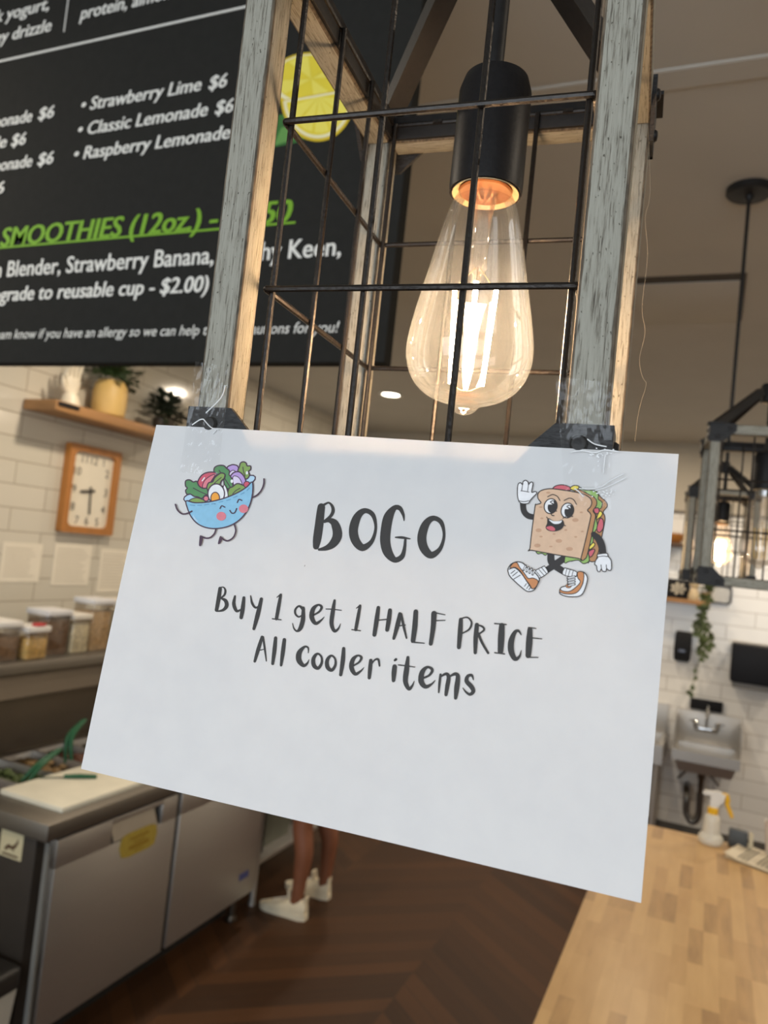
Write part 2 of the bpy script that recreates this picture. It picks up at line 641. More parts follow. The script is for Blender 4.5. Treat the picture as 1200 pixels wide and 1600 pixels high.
# ------------------------------------------------------------------ pendant lantern
A, SQ = .08695, .0155                    # half width of the frame, side of its timbers
H0, H1 = 0.0, .249                       # bottom and top of the frame above its base
CAN = None
GLASS = thin_glass('hazy_bulb_glass', (.985, .96, .93), .024, (.86, .95, 1), 1500)  # bulb's glow is put into the glass as a speckled haze
GLASS_C = thin_glass('clear_bulb_glass', (.97, .95, .92), .05, (1, .95, .88))
FIL = mat('filament_lit', (255, 225, 160), .5, emit=(1, .66, .38), estr=FIL_E)
FIL_OFF = mat('filament_off', (220, 180, 90), .5)
GLOW = mat('filament_far', (255, 225, 160), .5, emit=(1, .68, .38), estr=FIL_E * .8)
BRASS = mat('cream_porcelain', (222, 196, 150), .35)
COPPER = mat('copper_core', (168, 112, 72), .4, .7)


def lantern(loc, label, lit, drop=0.0, bx=.006, cx=.006, far=False):
    t = thing('pendant_lantern', label, 'pendant light', loc, TH, None)
    zr1 = H1
    for sx in (-1, 1):
        for sy in (-1, 1):
            b = NB()
            x0, x1 = sorted((sx * A, sx * (A - SQ))); y0, y1 = sorted((sy * A, sy * (A - SQ)))
            box(b, (x0, y0, H0), (x1, y1, H1), .0013, 2, 0, 1)
            obj('post', b, (WOOD, EDGE), t, True)
    for z0, z1 in ((H0, SQ), (H1 - SQ, H1)):
        for s in (-1, 1):
            y0, y1 = sorted((s * A, s * (A - SQ)))
            b = NB(); box(b, (-A + SQ, y0, z0), (A - SQ, y1, z1), .0012, 2, 0, 1); obj('rail', b, (WOOD_X, EDGE), t, True)
            b = NB(); box(b, (y0, -A + SQ, z0), (y1, A - SQ, z1), .0012, 2, 0, 1); obj('rail', b, (WOOD_Y, EDGE), t, True)
    # corner plates folded round each corner, with screws
    for sx in (-1, 1):
        for sy in (-1, 1):
            for top in (0, 1):
                b = NB()
                poly = [(-.0025, 0), (.036, 0), (.036, .011), (.0185, .028), (-.0025, .028)]
                zz = (lambda v: H1 - v + .0008) if top else (lambda v: v - .0008)
                for face in (0, 1):
                    pts = [((sx if face == 0 else sy) * (A - p), zz(q)) for p, q in poly]
                    d = (sy if face == 0 else sx)
                    prism(b, pts, 1 if face == 0 else 0, d * A, d * (A + .0024))
                br = obj('corner_bracket', b, BRACKET_M, t, True)
                for face in (0, 1):
                    for p, q in ((.0095, .0205), (.027, .0065)):
                        u, z = (sx if face == 0 else sy) * (A - p), zz(q)
                        d = sy if face == 0 else sx
                        prof = [(.0034, 0), (.0034, .0008), (.0026, .0020), (.0008, .0024)]
                        b = NB()
                        rings = []
                        for r, h in prof:
                            rg = []
                            for k in range(14):
                                e, f = u + r * cos(2 * pi * k / 14), z + r * sin(2 * pi * k / 14)
                                g = d * (A + .0022 + h)
                                rg.append((e, g, f) if face == 0 else (g, e, f))
                            rings.append(rg)
                        loft(b, rings)
                        obj('screw', b, BLACK_METAL, br, True)
    # wire cage
    b = NB()
    c, r = .0672, .0015
    st = (-c, -c / 3, c / 3, c)
    ups = {(x, y) for x in st for y in (-c, c)} | {(x, y) for x in (-c, c) for y in st}
    for x, y in sorted(ups):
        tube(b, [(x, y, .006), (x, y, .243)], r, 8)
    for z in (.0055, .0865, .1655, .2435):
        for s in (-1, 1):
            o = r * 1.6
            tube(b, [(-c - r, s * (c + o), z), (c + r, s * (c + o), z)], r, 8)
            tube(b, [(s * (c + o), -c - r, z), (s * (c + o), c + r, z)], r, 8)
            for q in (-1, 1):
                sphere(b, (s * (c + o * .8), q * (c + o * .8), z), r * 1.15, u=8, v=6)
    # tabs that fasten the cage to the rails
    for z in (.0055, .2435):
        for s in (-1, 1):
            for e in (-.04, .04):
                box(b, (e - .003, min(s * c, s * (A - SQ)), z - .001), (e + .003, max(s * c, s * (A - SQ)), z + .001))
    obj('wire_cage', b, WIRE_M, t, True)
    for s in (-1, 1):
        i0, i1 = sorted((s * (A - SQ), s * (A - SQ - .0022)))
        b = NB(); box(b, (-.0705, i0, H1 - .0145), (.0705, i1, H1 + .0005), .0004); obj('flat_bar', b, BLACK_METAL, t, True)
        b = NB(); box(b, (i0, -.0705, H1 - .0145), (i1, .0705, H1 + .0005), .0004); obj('flat_bar', b, BLACK_METAL, t, True)
    # roof arms, hub, stem and ceiling plate
    hz = H1 + .070
    for sx in (-1, 1):
        for sy in (-1, 1):
            b = NB()
            e = A - .006
            bar(b, (sx * e, sy * e, H1 - .001), (sx * .012, sy * .012, hz), .0125, .0115)
            box(b, (sx * e - .012, sy * e - .012, H1), (sx * e + .012, sy * e + .012, H1 + .0022))
            obj('roof_arm', b, BLACK_METAL, t, True)
    b = NB(); lathe(b, [(.010, -.016), (.0135, -.014), (.0135, .012), (.0105, .016)], (cx * .4, 0, hz), 24); obj('hub', b, BLACK_METAL, t, True)
    ctop = ZC - loc[2]
    b = NB(); lathe(b, [(.0052, .222), (.0052, ctop - .01)], (cx, 0, 0), 16); obj('stem', b, BLACK_METAL, t, True)
    b = NB(); lathe(b, [(.062, 0), (.062, -.014), (.056, -.02), (.012, -.022), (.009, -.034)], (cx, 0, ctop), 32); obj('ceiling_plate', b, BLACK_METAL, t, True)
    b = NB()
    lathe(b, [(.0165, .162), (.0186, .161), (.0188, .164), (.0186, .214), (.0165, .221), (.010, .2245), (.0052, .225)], (bx, 0, 0), 40, (False, True))
    lathe(b, [(.0172, .161), (.0172, .185), (.003, .186)], (bx, 0, 0), 40, (False, True))
    so = obj('socket', b, mat('black_socket', (24, 23, 24), .45, 0, .2, 500, .03, spec=.25), t, True)
    b = NB(); lathe(b, [(.0135, .163), (.0171, .1605), (.0171, .168), (.0135, .170)], (bx, 0, 0), 40, (False, False)); obj('socket_ring', b, BRASS, so, True)
    # bulb: everything of the bulb hangs lower by drop where it is half unscrewed
    bl = bpy.data.objects.new('bulb', None); COL.objects.link(bl); bl.parent = t; bl.location = (bx, 0, -drop); bl.empty_display_size = .02; WM[bl.name] = WM[t.name].copy()
    b = NB()
    prof = [(.0125, .165), (.0135, .160), (.0165, .153), (.0192, .143), (.0222, .128), (.0254, .110), (.0287, .092), (.0312, .077), (.0322, .066), (.0313, .057), (.0278, .0475),
            (.0215, .0405), (.0140, .0365), (.0085, .0348), (.0068, .0325), (.0046, .0300), (.0018, .0288)]
    pr = [(max(.0005, p[0]), .165 - (.165 - p[1]) * .873) for p in spline(prof, n=3)]
    lathe(b, pr, (0, 0, 0), 48, (False, True)); obj('bulb_glass', b, GLASS if lit and not far else GLASS_C, bl, True, smooth=80)
    b = NB()
    zs = .161
    scr = [(.0128, zs)]
    for k in range(5):
        scr += [(.0138, zs + .001 + k * .0032), (.0122, zs + .0026 + k * .0032)]
    lathe(b, scr + [(.006, zs + .02)], (0, 0, 0), 28); obj('screw_base', b, CHROME if not lit else COPPER, bl, True)
    b = NB()
    lathe(b, [(.0066, .162), (.0050, .150), (.0042, .128), (.0050, .122), (.0022, .118), (.0016, .106)], (0, 0, 0), 20); obj('glass_stem', b, GLASS_C, bl, True)
    b = NB()
    for k in range(4):
        a = radians(90 * k + 13.5)
        tube(b, [(.0012 * cos(a), .0012 * sin(a), .122), (.008 * cos(a), .008 * sin(a), .1135), (.0105 * cos(a), .0105 * sin(a), .1105)], .0003, 6)
        tube(b, [(.0080 * cos(a), .0080 * sin(a), .0615), (.003 * cos(a), .003 * sin(a), .0585), (0, 0, .058)], .0003, 6)
    obj('support_wire', b, mat('wire_nickel', (190, 170, 130), .3, 1), bl, True)
    for k in range(4):
        a = radians(90 * k + 13.5)
        b = NB(); tube(b, [(.0105 * cos(a), .0105 * sin(a), .1110), (.0080 * cos(a), .0080 * sin(a), .0615)], .00115 if not far else .0022, 10)
        obj('filament', b, (GLOW if far else FIL) if lit else FIL_OFF, bl, True)
    return t


EX, EY = Vector((cos(TH), sin(TH), 0)), Vector((-sin(TH), cos(TH), 0))
P0 = CAM + Vector((-.29675059, .34504754, .05771608)) * .773      # top left corner of the paper sign
L1 = P0 + EX * .10415 + EY * .08995 + Vector((0, 0, -.018))
lan1 = lantern(L1, 'whitewashed wooden cage pendant in the foreground with lit filament bulb above the paper sign', True, bx=.0115, cx=.009)
lan2 = lantern(L1 + Vector((.1935, 1.004, -.026)), 'grey cage pendant hanging right behind the sign with its bulb unscrewed and unlit', False, drop=.012)
lan3 = lantern(L1 + Vector((.140, 1.93, -.018)), 'farthest cage pendant seen through another cage, its bulb glowing brightly', True, far=True)
# cobweb strands on the nearest lantern
b = NB()
cw = [(1012, 190), (1016, 300), (1008, 340), (1012, 400), (1003, 480), (1008, 520), (999, 560), (1004, 590), (1010, 600), (1001, 630), (996, 655), (992, 690)]
back = L1 + EX * A
pl_n = EY


def on_plane(px, py, n, p):
    d = ray(px, py)
    return CAM + d * ((p - CAM).dot(n) / d.dot(n))


tube(b, [on_plane(x, y, EY, L1 + EY * .05) for x, y, in spline(cw, n=3)], .00007, 5)
obj('cobweb', b, mat('cobweb_silk', (150, 142, 126), .6), lan1)

# ------------------------------------------------------------------ paper sign
PW, PH = .2794 * .773, .19002915 * .773
wv = Vector((-.1479607, .00223637, -.00736372))
F = Matrix.Rotation(TH, 3, 'Z') @ Matrix.Rotation(wv.length, 3, wv.normalized())
PX, PN, PZ = F.col[0].copy(), -F.col[1].copy(), F.col[2].copy()
sign = thing('paper_sign', 'white paper sign with black brush lettering taped to the front of the cage pendant', 'sign', P0 + PX * (PW / 2))


def paper_pt(u, v, lift=0.0):
    """u across, v down from the top left corner; the sheet has a slight wave"""
    w = .0006 * sin(u / PW * 2 * pi * 1.0 + .6) * (1 - .5 * v / PH) + .0008 * sin(v / PH * pi) * (1 - u / PW)
    return P0 + PX * u - PZ * v + PN * (w + lift)


def paper_uv(px, py):
    q = on_plane(px, py, PN, P0) - P0
    return q.dot(PX), -q.dot(PZ)


PAPER = paper_mat()
b = NB()
NX, NY = 48, 34
grid = [[b.verts.new(paper_pt(PW * i / NX, PH * j / NY)) for i in range(NX + 1)] for j in range(NY + 1)]
for j in range(NY):
    for i in range(NX):
        b.faces.new((grid[j][i], grid[j + 1][i], grid[j + 1][i + 1], grid[j][i + 1]))
sheet = obj('paper_sheet', b, PAPER, sign, smooth=80)


def ink(name, rgb):
    return mat('ink_' + name, rgb, .6, 0, .05, 400)


class Draw:
    """flat printed shapes traced in the sign's own plane, one mesh with several inks"""

    def __init__(self, ox, oy, sc, base=0):
        self.ox, self.oy, self.sc = ox, oy, sc
        self.bm = NB()
        self.mats = []
        self.n = base

    def mi(self, m):
        if m not in self.mats:
            self.mats.append(m)
        return self.mats.index(m)

    def uv(self, x, y):
        return paper_uv(self.ox + x * self.sc, self.oy + y * self.sc)

    def lift(self):
        self.n += 1
        return .00012 + self.n * 1.0e-5

    def poly(self, pts, m, smooth=True, n=4):
        if smooth:
            pts = spline(pts, True, n)
        uv = [Vector((*self.uv(x, y), 0)) for x, y in pts]
        l = self.lift()
        tris = geometry.tessellate_polygon([uv])
        vs = [self.bm.verts.new(paper_pt(p.x, p.y, l)) for p in uv]
        for tr in tris:
            try:
                self.bm.faces.new([vs[i] for i in tr]).material_index = self.mi(m)
            except ValueError:
                pass

    def stroke(self, pts, m, closed=False, w=None, n=6):
        pts = [(p[0], p[1], p[2] if len(p) > 2 else w) for p in pts]
        s = spline(pts, closed, n) if len(pts) > 2 else [tuple(map(float, p)) for p in pts]
        l = self.lift()
        k = self.mi(m)
        N = len(s)
        L, R = [], []
        for i in range(N):
            a = s[(i - 1) % N] if closed or i > 0 else s[i]
            c = s[(i + 1) % N] if closed or i < N - 1 else s[i]
            dx, dy = c[0] - a[0], c[1] - a[1]
            q = math.hypot(dx, dy) or 1
            nx, ny = -dy / q, dx / q
            h = max(.6, s[i][2]) / 2
            L.append((s[i][0] + nx * h, s[i][1] + ny * h))
            R.append((s[i][0] - nx * h, s[i][1] - ny * h))
        vl = [self.bm.verts.new(paper_pt(*self.uv(*p), l)) for p in L]
        vr = [self.bm.verts.new(paper_pt(*self.uv(*p), l)) for p in R]
        for i in range(N if closed else N - 1):
            j = (i + 1) % N
            self.bm.faces.new((vl[i], vl[j], vr[j], vr[i])).material_index = k
        if not closed:
            for e in (0, N - 1):
                h = max(.6, s[e][2]) / 2
                if h > 1.5:
                    ctr = [self.bm.verts.new(paper_pt(*self.uv(s[e][0] + h * cos(2 * pi * q / 12), s[e][1] + h * sin(2 * pi * q / 12)), l + 2e-6)) for q in range(12)]
                    self.bm.faces.new(ctr).material_index = k

    def shape(self, pts, fill, line=None, w=8, smooth=True):
        self.poly(pts, fill, smooth)
        if line:
            if smooth:
                self.stroke(pts, line, True, w, 4)
            else:
                for i in range(len(pts)):
                    self.stroke([pts[i], pts[(i + 1) % len(pts)]], line, w=w)

    def ell(self, cx, cy, rx, ry, fill, line=None, w=8, rot=0):
        c, s = cos(radians(rot)), sin(radians(rot))
        p = [(cx + rx * cos(a) * c - ry * sin(a) * s, cy + rx * cos(a) * s + ry * sin(a) * c) for a in [2 * pi * k / 14 for k in range(14)]]
        self.shape(p, fill, line, w)

    def done(self, name):
        for f in self.bm.faces:
            f.normal_update()
            if f.normal.dot(PN) < 0:
                f.normal_flip()
        return obj(name, self.bm, self.mats, sheet, smooth=0)


def sh(pts, dx, dy):
    return [(p[0] + dx, p[1] + dy, *p[2:]) for p in pts]


INK = ink('black', (46, 43, 41))
d = Draw(470, 770, 250 / 1200)
O1 = [(490, 135, 38), (540, 165, 34), (562, 240, 22), (555, 310, 24), (525, 375, 34), (465, 412, 54), (415, 365, 66), (396, 290, 68), (412, 210, 64), (445, 155, 50)]
d.stroke([(157, 108, 56), (150, 160, 60), (140, 250, 64), (126, 350, 62), (118, 405, 46)], INK)
d.stroke([(180, 90, 18), (212, 76, 14), (238, 102, 22), (244, 140, 26), (225, 178, 24), (180, 215, 18)], INK)
d.stroke([(180, 220, 18), (215, 208, 34), (255, 230, 58), (276, 290, 70), (272, 340, 70), (240, 388, 58), (195, 416, 38), (140, 428, 18)], INK)
d.stroke(O1, INK, True)
d.stroke([(774, 208, 8), (768, 165, 22), (742, 116, 34), (702, 114, 40), (658, 180, 72), (638, 280, 76), (634, 370, 76), (655, 450, 70), (705, 503, 44), (757, 480, 38), (777, 420, 26), (784, 345, 18)], INK)
d.stroke([(710, 334, 10), (762, 336, 20), (820, 345, 8)], INK)
d.stroke(sh(O1, 511, 55), INK, True)
d.done('headline')

ONE = [[(515, 128, 18), (500, 210, 24), (486, 288, 22)], [(490, 145, 6), (515, 126, 12)], [(460, 288, 8), (517, 295, 8)]]
EE = [(722, 268, 12), (770, 240, 14), (786, 208, 18), (762, 195, 14), (730, 222, 28), (720, 275, 32), (745, 318, 24), (780, 300, 14), (803, 275, 4)]
OO = [(765, 522, 14), (785, 545, 14), (785, 585, 18), (762, 618, 22), (735, 600, 28), (730, 560, 26), (745, 530, 20)]
d = Draw(320, 900, 280 / 1200)
for s in ([(112, 86, 24), (103, 150, 28), (88, 230, 24)], [(112, 80, 8), (135, 78, 8), (147, 100, 14), (140, 130, 14), (112, 152, 8)], [(116, 150, 10), (148, 168, 24), (155, 202, 26), (132, 230, 18), (90, 239, 8)],
          [(211, 138, 14), (203, 190, 24), (222, 236, 20), (252, 225, 8)], [(270, 148, 20), (262, 220, 28), (252, 280, 24)],
          [(315, 135, 8), (325, 185, 16), (348, 214, 14), (372, 200, 8)], [(386, 156, 22), (362, 260, 30), (336, 355, 20)],
          [(665, 225, 24), (637, 203, 14), (612, 225, 14), (612, 255, 14), (634, 275, 12), (657, 262, 8)], [(664, 215, 20), (662, 290, 30), (645, 350, 28), (622, 370, 14), (602, 352, 10), (593, 318, 5)],
          EE, [(872, 165, 16), (860, 240, 28), (852, 320, 28), (870, 368, 22), (895, 356, 14), (912, 320, 4)], [(815, 222, 6), (860, 224, 8), (918, 231, 6)]):
    d.stroke(s, INK)
for s in ONE:
    d.stroke(s, INK)
    d.stroke(sh(s, 527, 72), INK)
d2 = Draw(560, 930, 310 / 1200, d.n)
for s in ([(122, 76, 22), (112, 150, 28), (98, 240, 24)], [(192, 92, 24), (185, 150, 28), (175, 210, 24)], [(120, 152, 8), (190, 145, 8)],
          [(252, 114, 22), (238, 180, 28), (215, 262, 18)], [(260, 114, 14), (275, 190, 16), (292, 260, 10)], [(240, 187, 7), (285, 181, 7)],
          [(348, 100, 28), (342, 190, 32), (331, 275, 28)], [(325, 284, 10), (400, 291, 6)],
          [(458, 112, 34), (452, 200, 30), (438, 294, 24)], [(455, 105, 8), (525, 119, 6)], [(455, 155, 8), (525, 152, 6)],
          [(620, 148, 24), (616, 220, 30), (608, 315, 24)], [(620, 142, 8), (660, 135, 10), (685, 165, 12), (672, 205, 12), (632, 230, 8)],
          [(717, 180, 26), (710, 260, 28), (707, 348, 20)], [(718, 180, 8), (750, 190, 12), (760, 210, 12), (735, 232, 10)], [(725, 232, 16), (750, 290, 16), (785, 350, 14)],
          [(868, 185, 34), (864, 260, 40), (860, 340, 34)], [(825, 172, 8), (895, 178, 8)], [(825, 348, 8), (885, 356, 8)],
          [(985, 240, 6), (968, 216, 16), (945, 228, 24), (925, 280, 36), (925, 340, 36), (948, 386, 26), (975, 370, 14), (985, 335, 4)],
          [(1038, 208, 30), (1034, 280, 40), (1028, 365, 34)], [(1030, 196, 8), (1075, 202, 6)], [(1040, 258, 8), (1110, 265, 6)], [(1025, 376, 8), (1088, 377, 6)]):
    d2.stroke(s, INK)
d.done('offer_line'); d2.done('offer_line')
d = Draw(320, 900, 280 / 1200)
for s in ([(390, 410, 20), (365, 490, 26), (341, 572, 18)], [(397, 410, 14), (408, 490, 14), (418, 570, 8)], [(365, 500, 8), (410, 490, 6)],
          [(480, 416, 22), (472, 500, 28), (460, 588, 20)], [(538, 428, 24), (528, 510, 28), (516, 598, 18)],
          [(697, 515, 6), (696, 482, 12), (672, 475, 16), (637, 515, 34), (635, 565, 36), (665, 600, 24), (690, 585, 14), (702, 560, 4)],
          [(932, 486, 22), (926, 570, 30), (912, 662, 22)], sh(EE, 264, 338), [(1113, 566, 24), (1108, 620, 28), (1102, 682, 22)], [(1118, 590, 10), (1140, 562, 12), (1163, 560, 16), (1171, 602, 12)]):
    d.stroke(s, INK)
d.stroke(OO, INK, True)
d.stroke(sh(OO, 91, 13), INK, True)
d2 = Draw(560, 930, 310 / 1200, d.n)
for s in ([(228, 388, 16), (221, 394, 14)], [(220, 432, 28), (216, 470, 30), (213, 516, 22)],
          [(300, 376, 18), (292, 450, 32), (285, 520, 30), (305, 566, 22), (325, 550, 14), (338, 520, 4)], [(243, 422, 8), (292, 428, 8), (342, 435, 6)],
          [(382, 505, 12), (428, 485, 14), (447, 452, 18), (418, 435, 16), (387, 465, 30), (380, 520, 34), (405, 553, 26), (440, 540, 14), (465, 515, 4)],
          [(497, 480, 14), (491, 530, 16), (486, 588, 10)], [(495, 495, 8), (530, 476, 18), (546, 495, 24), (538, 550, 26), (530, 602, 20)], [(548, 495, 8), (583, 477, 20), (602, 492, 26), (595, 560, 32), (588, 622, 20)],
          [(696, 512, 6), (686, 485, 16), (662, 490, 20), (655, 520, 26), (685, 555, 28), (695, 582, 24), (675, 600, 18), (650, 585, 12), (633, 562, 6)]):
    d2.stroke(s, INK)
d.done('items_line'); d2.done('items_line')

# cheerful salad bowl drawing
OUT = ink('plum', (74, 52, 70))
GR, OL = ink('green', (88, 142, 92)), ink('olive', (132, 162, 88))
RED, PNK = ink('red', (206, 88, 108)), ink('pink', (222, 128, 140))
PUR, LAV = ink('purple', (186, 156, 214)), ink('lavender', (222, 210, 234))
WHT, YLK = ink('white', (236, 236, 238)), ink('orange', (240, 164, 62))
BLU, BLD, BLL = ink('blue', (140, 193, 222)), ink('deep_blue', (106, 158, 196)), ink('pale_blue', (180, 212, 234))
d = Draw(270, 700, .15)
lw = 13
d.shape([(165, 495), (175, 575), (500, 560), (840, 365), (815, 290), (500, 420)], BLL, OUT, lw)
d.shape([(578, 300), (575, 215), (610, 187), (650, 181), (692, 205), (692, 310)], PUR, OUT, lw)
d.shape([(600, 300), (605, 262), (640, 238), (670, 262), (670, 310)], LAV, OUT, 8)
d.shape([(445, 262), (445, 215), (485, 190), (540, 190), (572, 218), (602, 245), (600, 290), (640, 305), (667, 350), (650, 395), (600, 430), (555, 420), (535, 300), (480, 280)], GR, OUT, lw)
d.stroke([(495, 240), (550, 320), (608, 410)], OUT, w=10)
d.shape([(690, 240), (705, 202), (715, 165), (745, 150), (775, 165), (785, 192), (820, 195), (822, 230), (800, 252), (812, 290), (780, 330), (735, 305), (700, 275)], OL, OUT, lw)
d.stroke([(742, 205), (748, 250), (765, 300)], OUT, w=9)
d.shape([(615, 300), (650, 262), (700, 255), (745, 290), (772, 350), (765, 415), (650, 410), (630, 330)], PUR, OUT, lw)
d.shape([(638, 312), (672, 300), (712, 330), (735, 400), (655, 400)], LAV, OUT, 8)
d.shape([(272, 380), (300, 310), (350, 270), (420, 258), (470, 278), (420, 360), (380, 440), (310, 430)], RED, OUT, lw)
d.shape([(325, 415), (345, 350), (400, 302), (455, 285), (410, 360), (372, 430)], PNK, OUT, 8)
d.stroke([(322, 350), (345, 318)], WHT, w=12)
d.shape([(372, 410), (390, 370), (430, 360), (450, 320), (482, 290), (520, 268), (555, 282), (550, 322), (520, 352), (500, 395), (440, 425), (398, 480), (372, 455)], OL, OUT, lw)
d.stroke([(400, 430), (460, 365), (520, 315)], OUT, w=9)
d.shape([(150, 405), (150, 352), (190, 340), (230, 362), (265, 355), (288, 402), (330, 428), (372, 432), (388, 500), (352, 502), (320, 535), (280, 518), (240, 512), (200, 488), (165, 490), (150, 452), (168, 425)], GR, OUT, lw)
d.stroke([(230, 425), (300, 462), (378, 496)], OUT, w=9)
d.shape([(585, 500), (600, 432), (640, 410), (680, 380), (722, 385), (775, 418), (755, 470), (600, 530)], OL, OUT, lw)
d.stroke([(640, 485), (675, 450), (715, 428)], OUT, w=9)
d.ell(785, 388, 32, 32, RED, OUT, 9)
d.shape([(175, 570), (210, 542), (255, 528), (300, 535), (350, 560), (350, 600), (180, 600)], OL, OUT, 9)
d.ell(365, 535, 26, 26, PNK, OUT, 8)
d.shape([(545, 400), (575, 425), (592, 520), (540, 560)], WHT, OUT, 9)
d.ell(470, 485, 86, 102, WHT, OUT, lw)
d.ell(460, 530, 45, 60, YLK, OUT, 10)
d.ell(632, 355, 14, 18, WHT); d.ell(788, 268, 12, 18, WHT)
d.shape([(160, 560), (250, 579), (400, 570), (560, 530), (700, 470), (790, 412), (842, 362), (848, 460), (828, 570), (790, 660), (730, 740), (650, 800), (560, 835), (450, 848), (350, 832), (270, 790), (210, 720), (175, 640)], BLU, OUT, lw)
for a in ((200, 602, 250, 608), (280, 606, 320, 604), (350, 602, 395, 594), (425, 592, 460, 588), (500, 574, 540, 566), (580, 556, 620, 544), (650, 526, 690, 510), (725, 492, 760, 474), (790, 450, 815, 425)):
    d.stroke([(a[0], a[1]), (a[2], a[3])], BLD, w=9)
d.stroke([(235, 712, 6), (255, 750, 20), (285, 775, 6)], BLL)
d.ell(525, 720, 50, 46, PNK); d.ell(755, 642, 48, 44, PNK)
d.stroke([(512, 640), (530, 612), (562, 626)], OUT, w=11); d.stroke([(690, 578), (708, 545), (738, 556)], OUT, w=11)
d.stroke([(614, 660), (635, 688), (665, 682), (684, 640)], OUT, w=12)
d.stroke([(50, 598), (72, 655), (120, 695), (170, 692), (222, 668)], OUT, w=16)
d.stroke([(965, 332), (962, 390), (935, 455), (892, 502), (848, 524)], OUT, w=16)
d.stroke([(472, 852), (455, 902), (412, 942), (365, 948), (322, 930)], OUT, w=16)
d.stroke([(660, 802), (676, 870), (652, 938), (600, 974), (560, 968), (528, 942)], OUT, w=16)
d.shape([(308, 920), (336, 936), (332, 980), (315, 1028), (298, 1024), (300, 965)], OUT); d.shape([(516, 926), (538, 948), (518, 998), (494, 1010), (500, 968)], OUT)
d.done('salad_bowl_drawing')

# walking sandwich drawing
LN, BLK = ink('line', (52, 44, 42)), ink('jet', (44, 40, 40))
BRD, CRU, SPK = ink('bread', (219, 184, 154)), ink('crust', (186, 136, 92)), ink('speckle', (198, 156, 126))
LET, TOM, CHE = ink('lettuce', (152, 188, 104)), ink('tomato', (208, 100, 112)), ink('cheese', (240, 218, 90))
SHO = ink('shoe_brown', (204, 136, 86))
d = Draw(780, 730, 1 / 6)
lw = 9
d.stroke([(335, 468, 52), (272, 455, 56), (232, 412, 56), (222, 340, 58)], BLK)
d.stroke([(485, 815, 66), (488, 880, 70), (530, 930, 66), (615, 985, 62)], BLK); d.stroke([(635, 835, 62), (550, 895, 66), (440, 970, 58)], BLK)
d.shape([(880, 270), (960, 290), (1005, 330), (1012, 370), (975, 420), (990, 462), (985, 540), (918, 845), (885, 885), (850, 880), (830, 850)], CRU, LN, lw)
d.shape([(350, 785), (362, 812), (400, 808), (432, 826), (450, 798)], LET, LN, lw)
d.shape([(700, 195), (760, 190), (800, 215), (900, 222), (930, 262), (928, 300), (965, 330), (958, 380), (930, 402), (908, 452), (922, 560), (900, 600), (882, 660), (880, 700), (850, 760), (842, 830), (842, 882), (790, 905), (740, 872), (660, 882), (615, 850), (780, 300)], LET, LN, lw)
d.shape([(505, 205), (530, 175), (590, 165), (650, 180), (685, 210), (600, 220)], TOM, LN, lw)
d.shape([(665, 200), (700, 172), (748, 182), (720, 222)], CHE, LN, lw)
d.shape([(886, 392), (930, 385), (936, 430), (900, 432)], TOM, LN, lw)
d.shape([(910, 492), (940, 415), (968, 432), (955, 464), (930, 482)], CHE, LN, lw)
d.shape([(918, 560), (945, 482), (975, 500), (976, 570), (945, 612), (920, 600)], TOM, LN, lw)
d.shape([(845, 748), (880, 710), (897, 722), (885, 748), (850, 772)], CHE, LN, lw)
d.shape([(838, 795), (880, 770), (897, 782), (872, 832), (848, 842)], TOM, LN, lw)
d.shape([(700, 235), (850, 262), (908, 305), (912, 360), (880, 410), (902, 450), (895, 510), (832, 800), (802, 864), (760, 862), (700, 700)], CRU, LN, lw)
d.shape([(392, 335), (364, 292), (366, 245), (405, 215), (500, 203), (700, 232), (790, 255), (850, 290), (868, 332), (855, 375), (828, 405), (856, 440), (852, 500), (768, 850), (740, 856), (310, 780), (290, 755), (335, 380), (350, 352)], BRD, LN, 10)
for q in ((370, 592, 28, 18), (715, 497, 30, 18), (560, 692, 30, 18), (358, 735, 30, 18), (660, 768, 32, 18), (390, 375, 18, 8), (400, 480, 15, 8), (770, 425, 15, 8), (515, 628, 14, 7), (625, 590, 14, 8), (392, 652, 16, 8), (718, 655, 14, 8), (460, 240, 20, 9), (780, 605, 14, 7), (485, 745, 16, 7)):
    d.ell(*q, SPK)
d.ell(483, 367, 60, 70, WHT, LN, 10, 15); d.ell(500, 372, 44, 60, BLK, None, 8, 12)
d.shape([(452, 352), (500, 352), (470, 325)], WHT, None, 8, False); d.shape([(485, 330), (515, 345), (508, 318)], WHT, None, 8, False)
d.ell(640, 408, 58, 70, WHT, LN, 10, 15); d.ell(657, 414, 44, 60, BLK, None, 8, 12)
d.shape([(608, 395), (655, 395), (625, 368)], WHT, None, 8, False); d.shape([(640, 372), (670, 388), (664, 360)], WHT, None, 8, False)
for s in ([(455, 280), (500, 259), (545, 276), (570, 315)], [(610, 315), (660, 293), (700, 310), (725, 352)], [(540, 415), (518, 412), (490, 432), (496, 454), (515, 456)], [(598, 482), (640, 462), (690, 465)], [(445, 470), (462, 490)], [(605, 545), (622, 552)]):
    d.stroke(s, LN, w=8)
d.shape([(460, 485), (510, 510), (560, 510), (592, 500), (606, 540), (582, 580), (530, 600), (470, 596), (440, 570), (454, 530)], BLK, LN, 8)
d.shape([(466, 492), (510, 508), (560, 508), (590, 502), (570, 530), (512, 533)], WHT)
d.shape([(448, 562), (490, 555), (522, 576), (520, 598), (480, 596), (446, 576)], TOM)
d.shape([(192, 330), (173, 270), (176, 170), (200, 148), (220, 166), (225, 138), (250, 125), (273, 145), (276, 166), (300, 141), (318, 158), (305, 236), (338, 230), (353, 246), (320, 282), (290, 316), (276, 340), (232, 346)], WHT, LN, 9)
for s in ([(220, 166), (212, 222)], [(276, 166), (268, 226)], [(205, 224), (240, 228), (280, 236)], [(188, 318), (230, 326), (278, 318)]):
    d.stroke(s, LN, w=7)
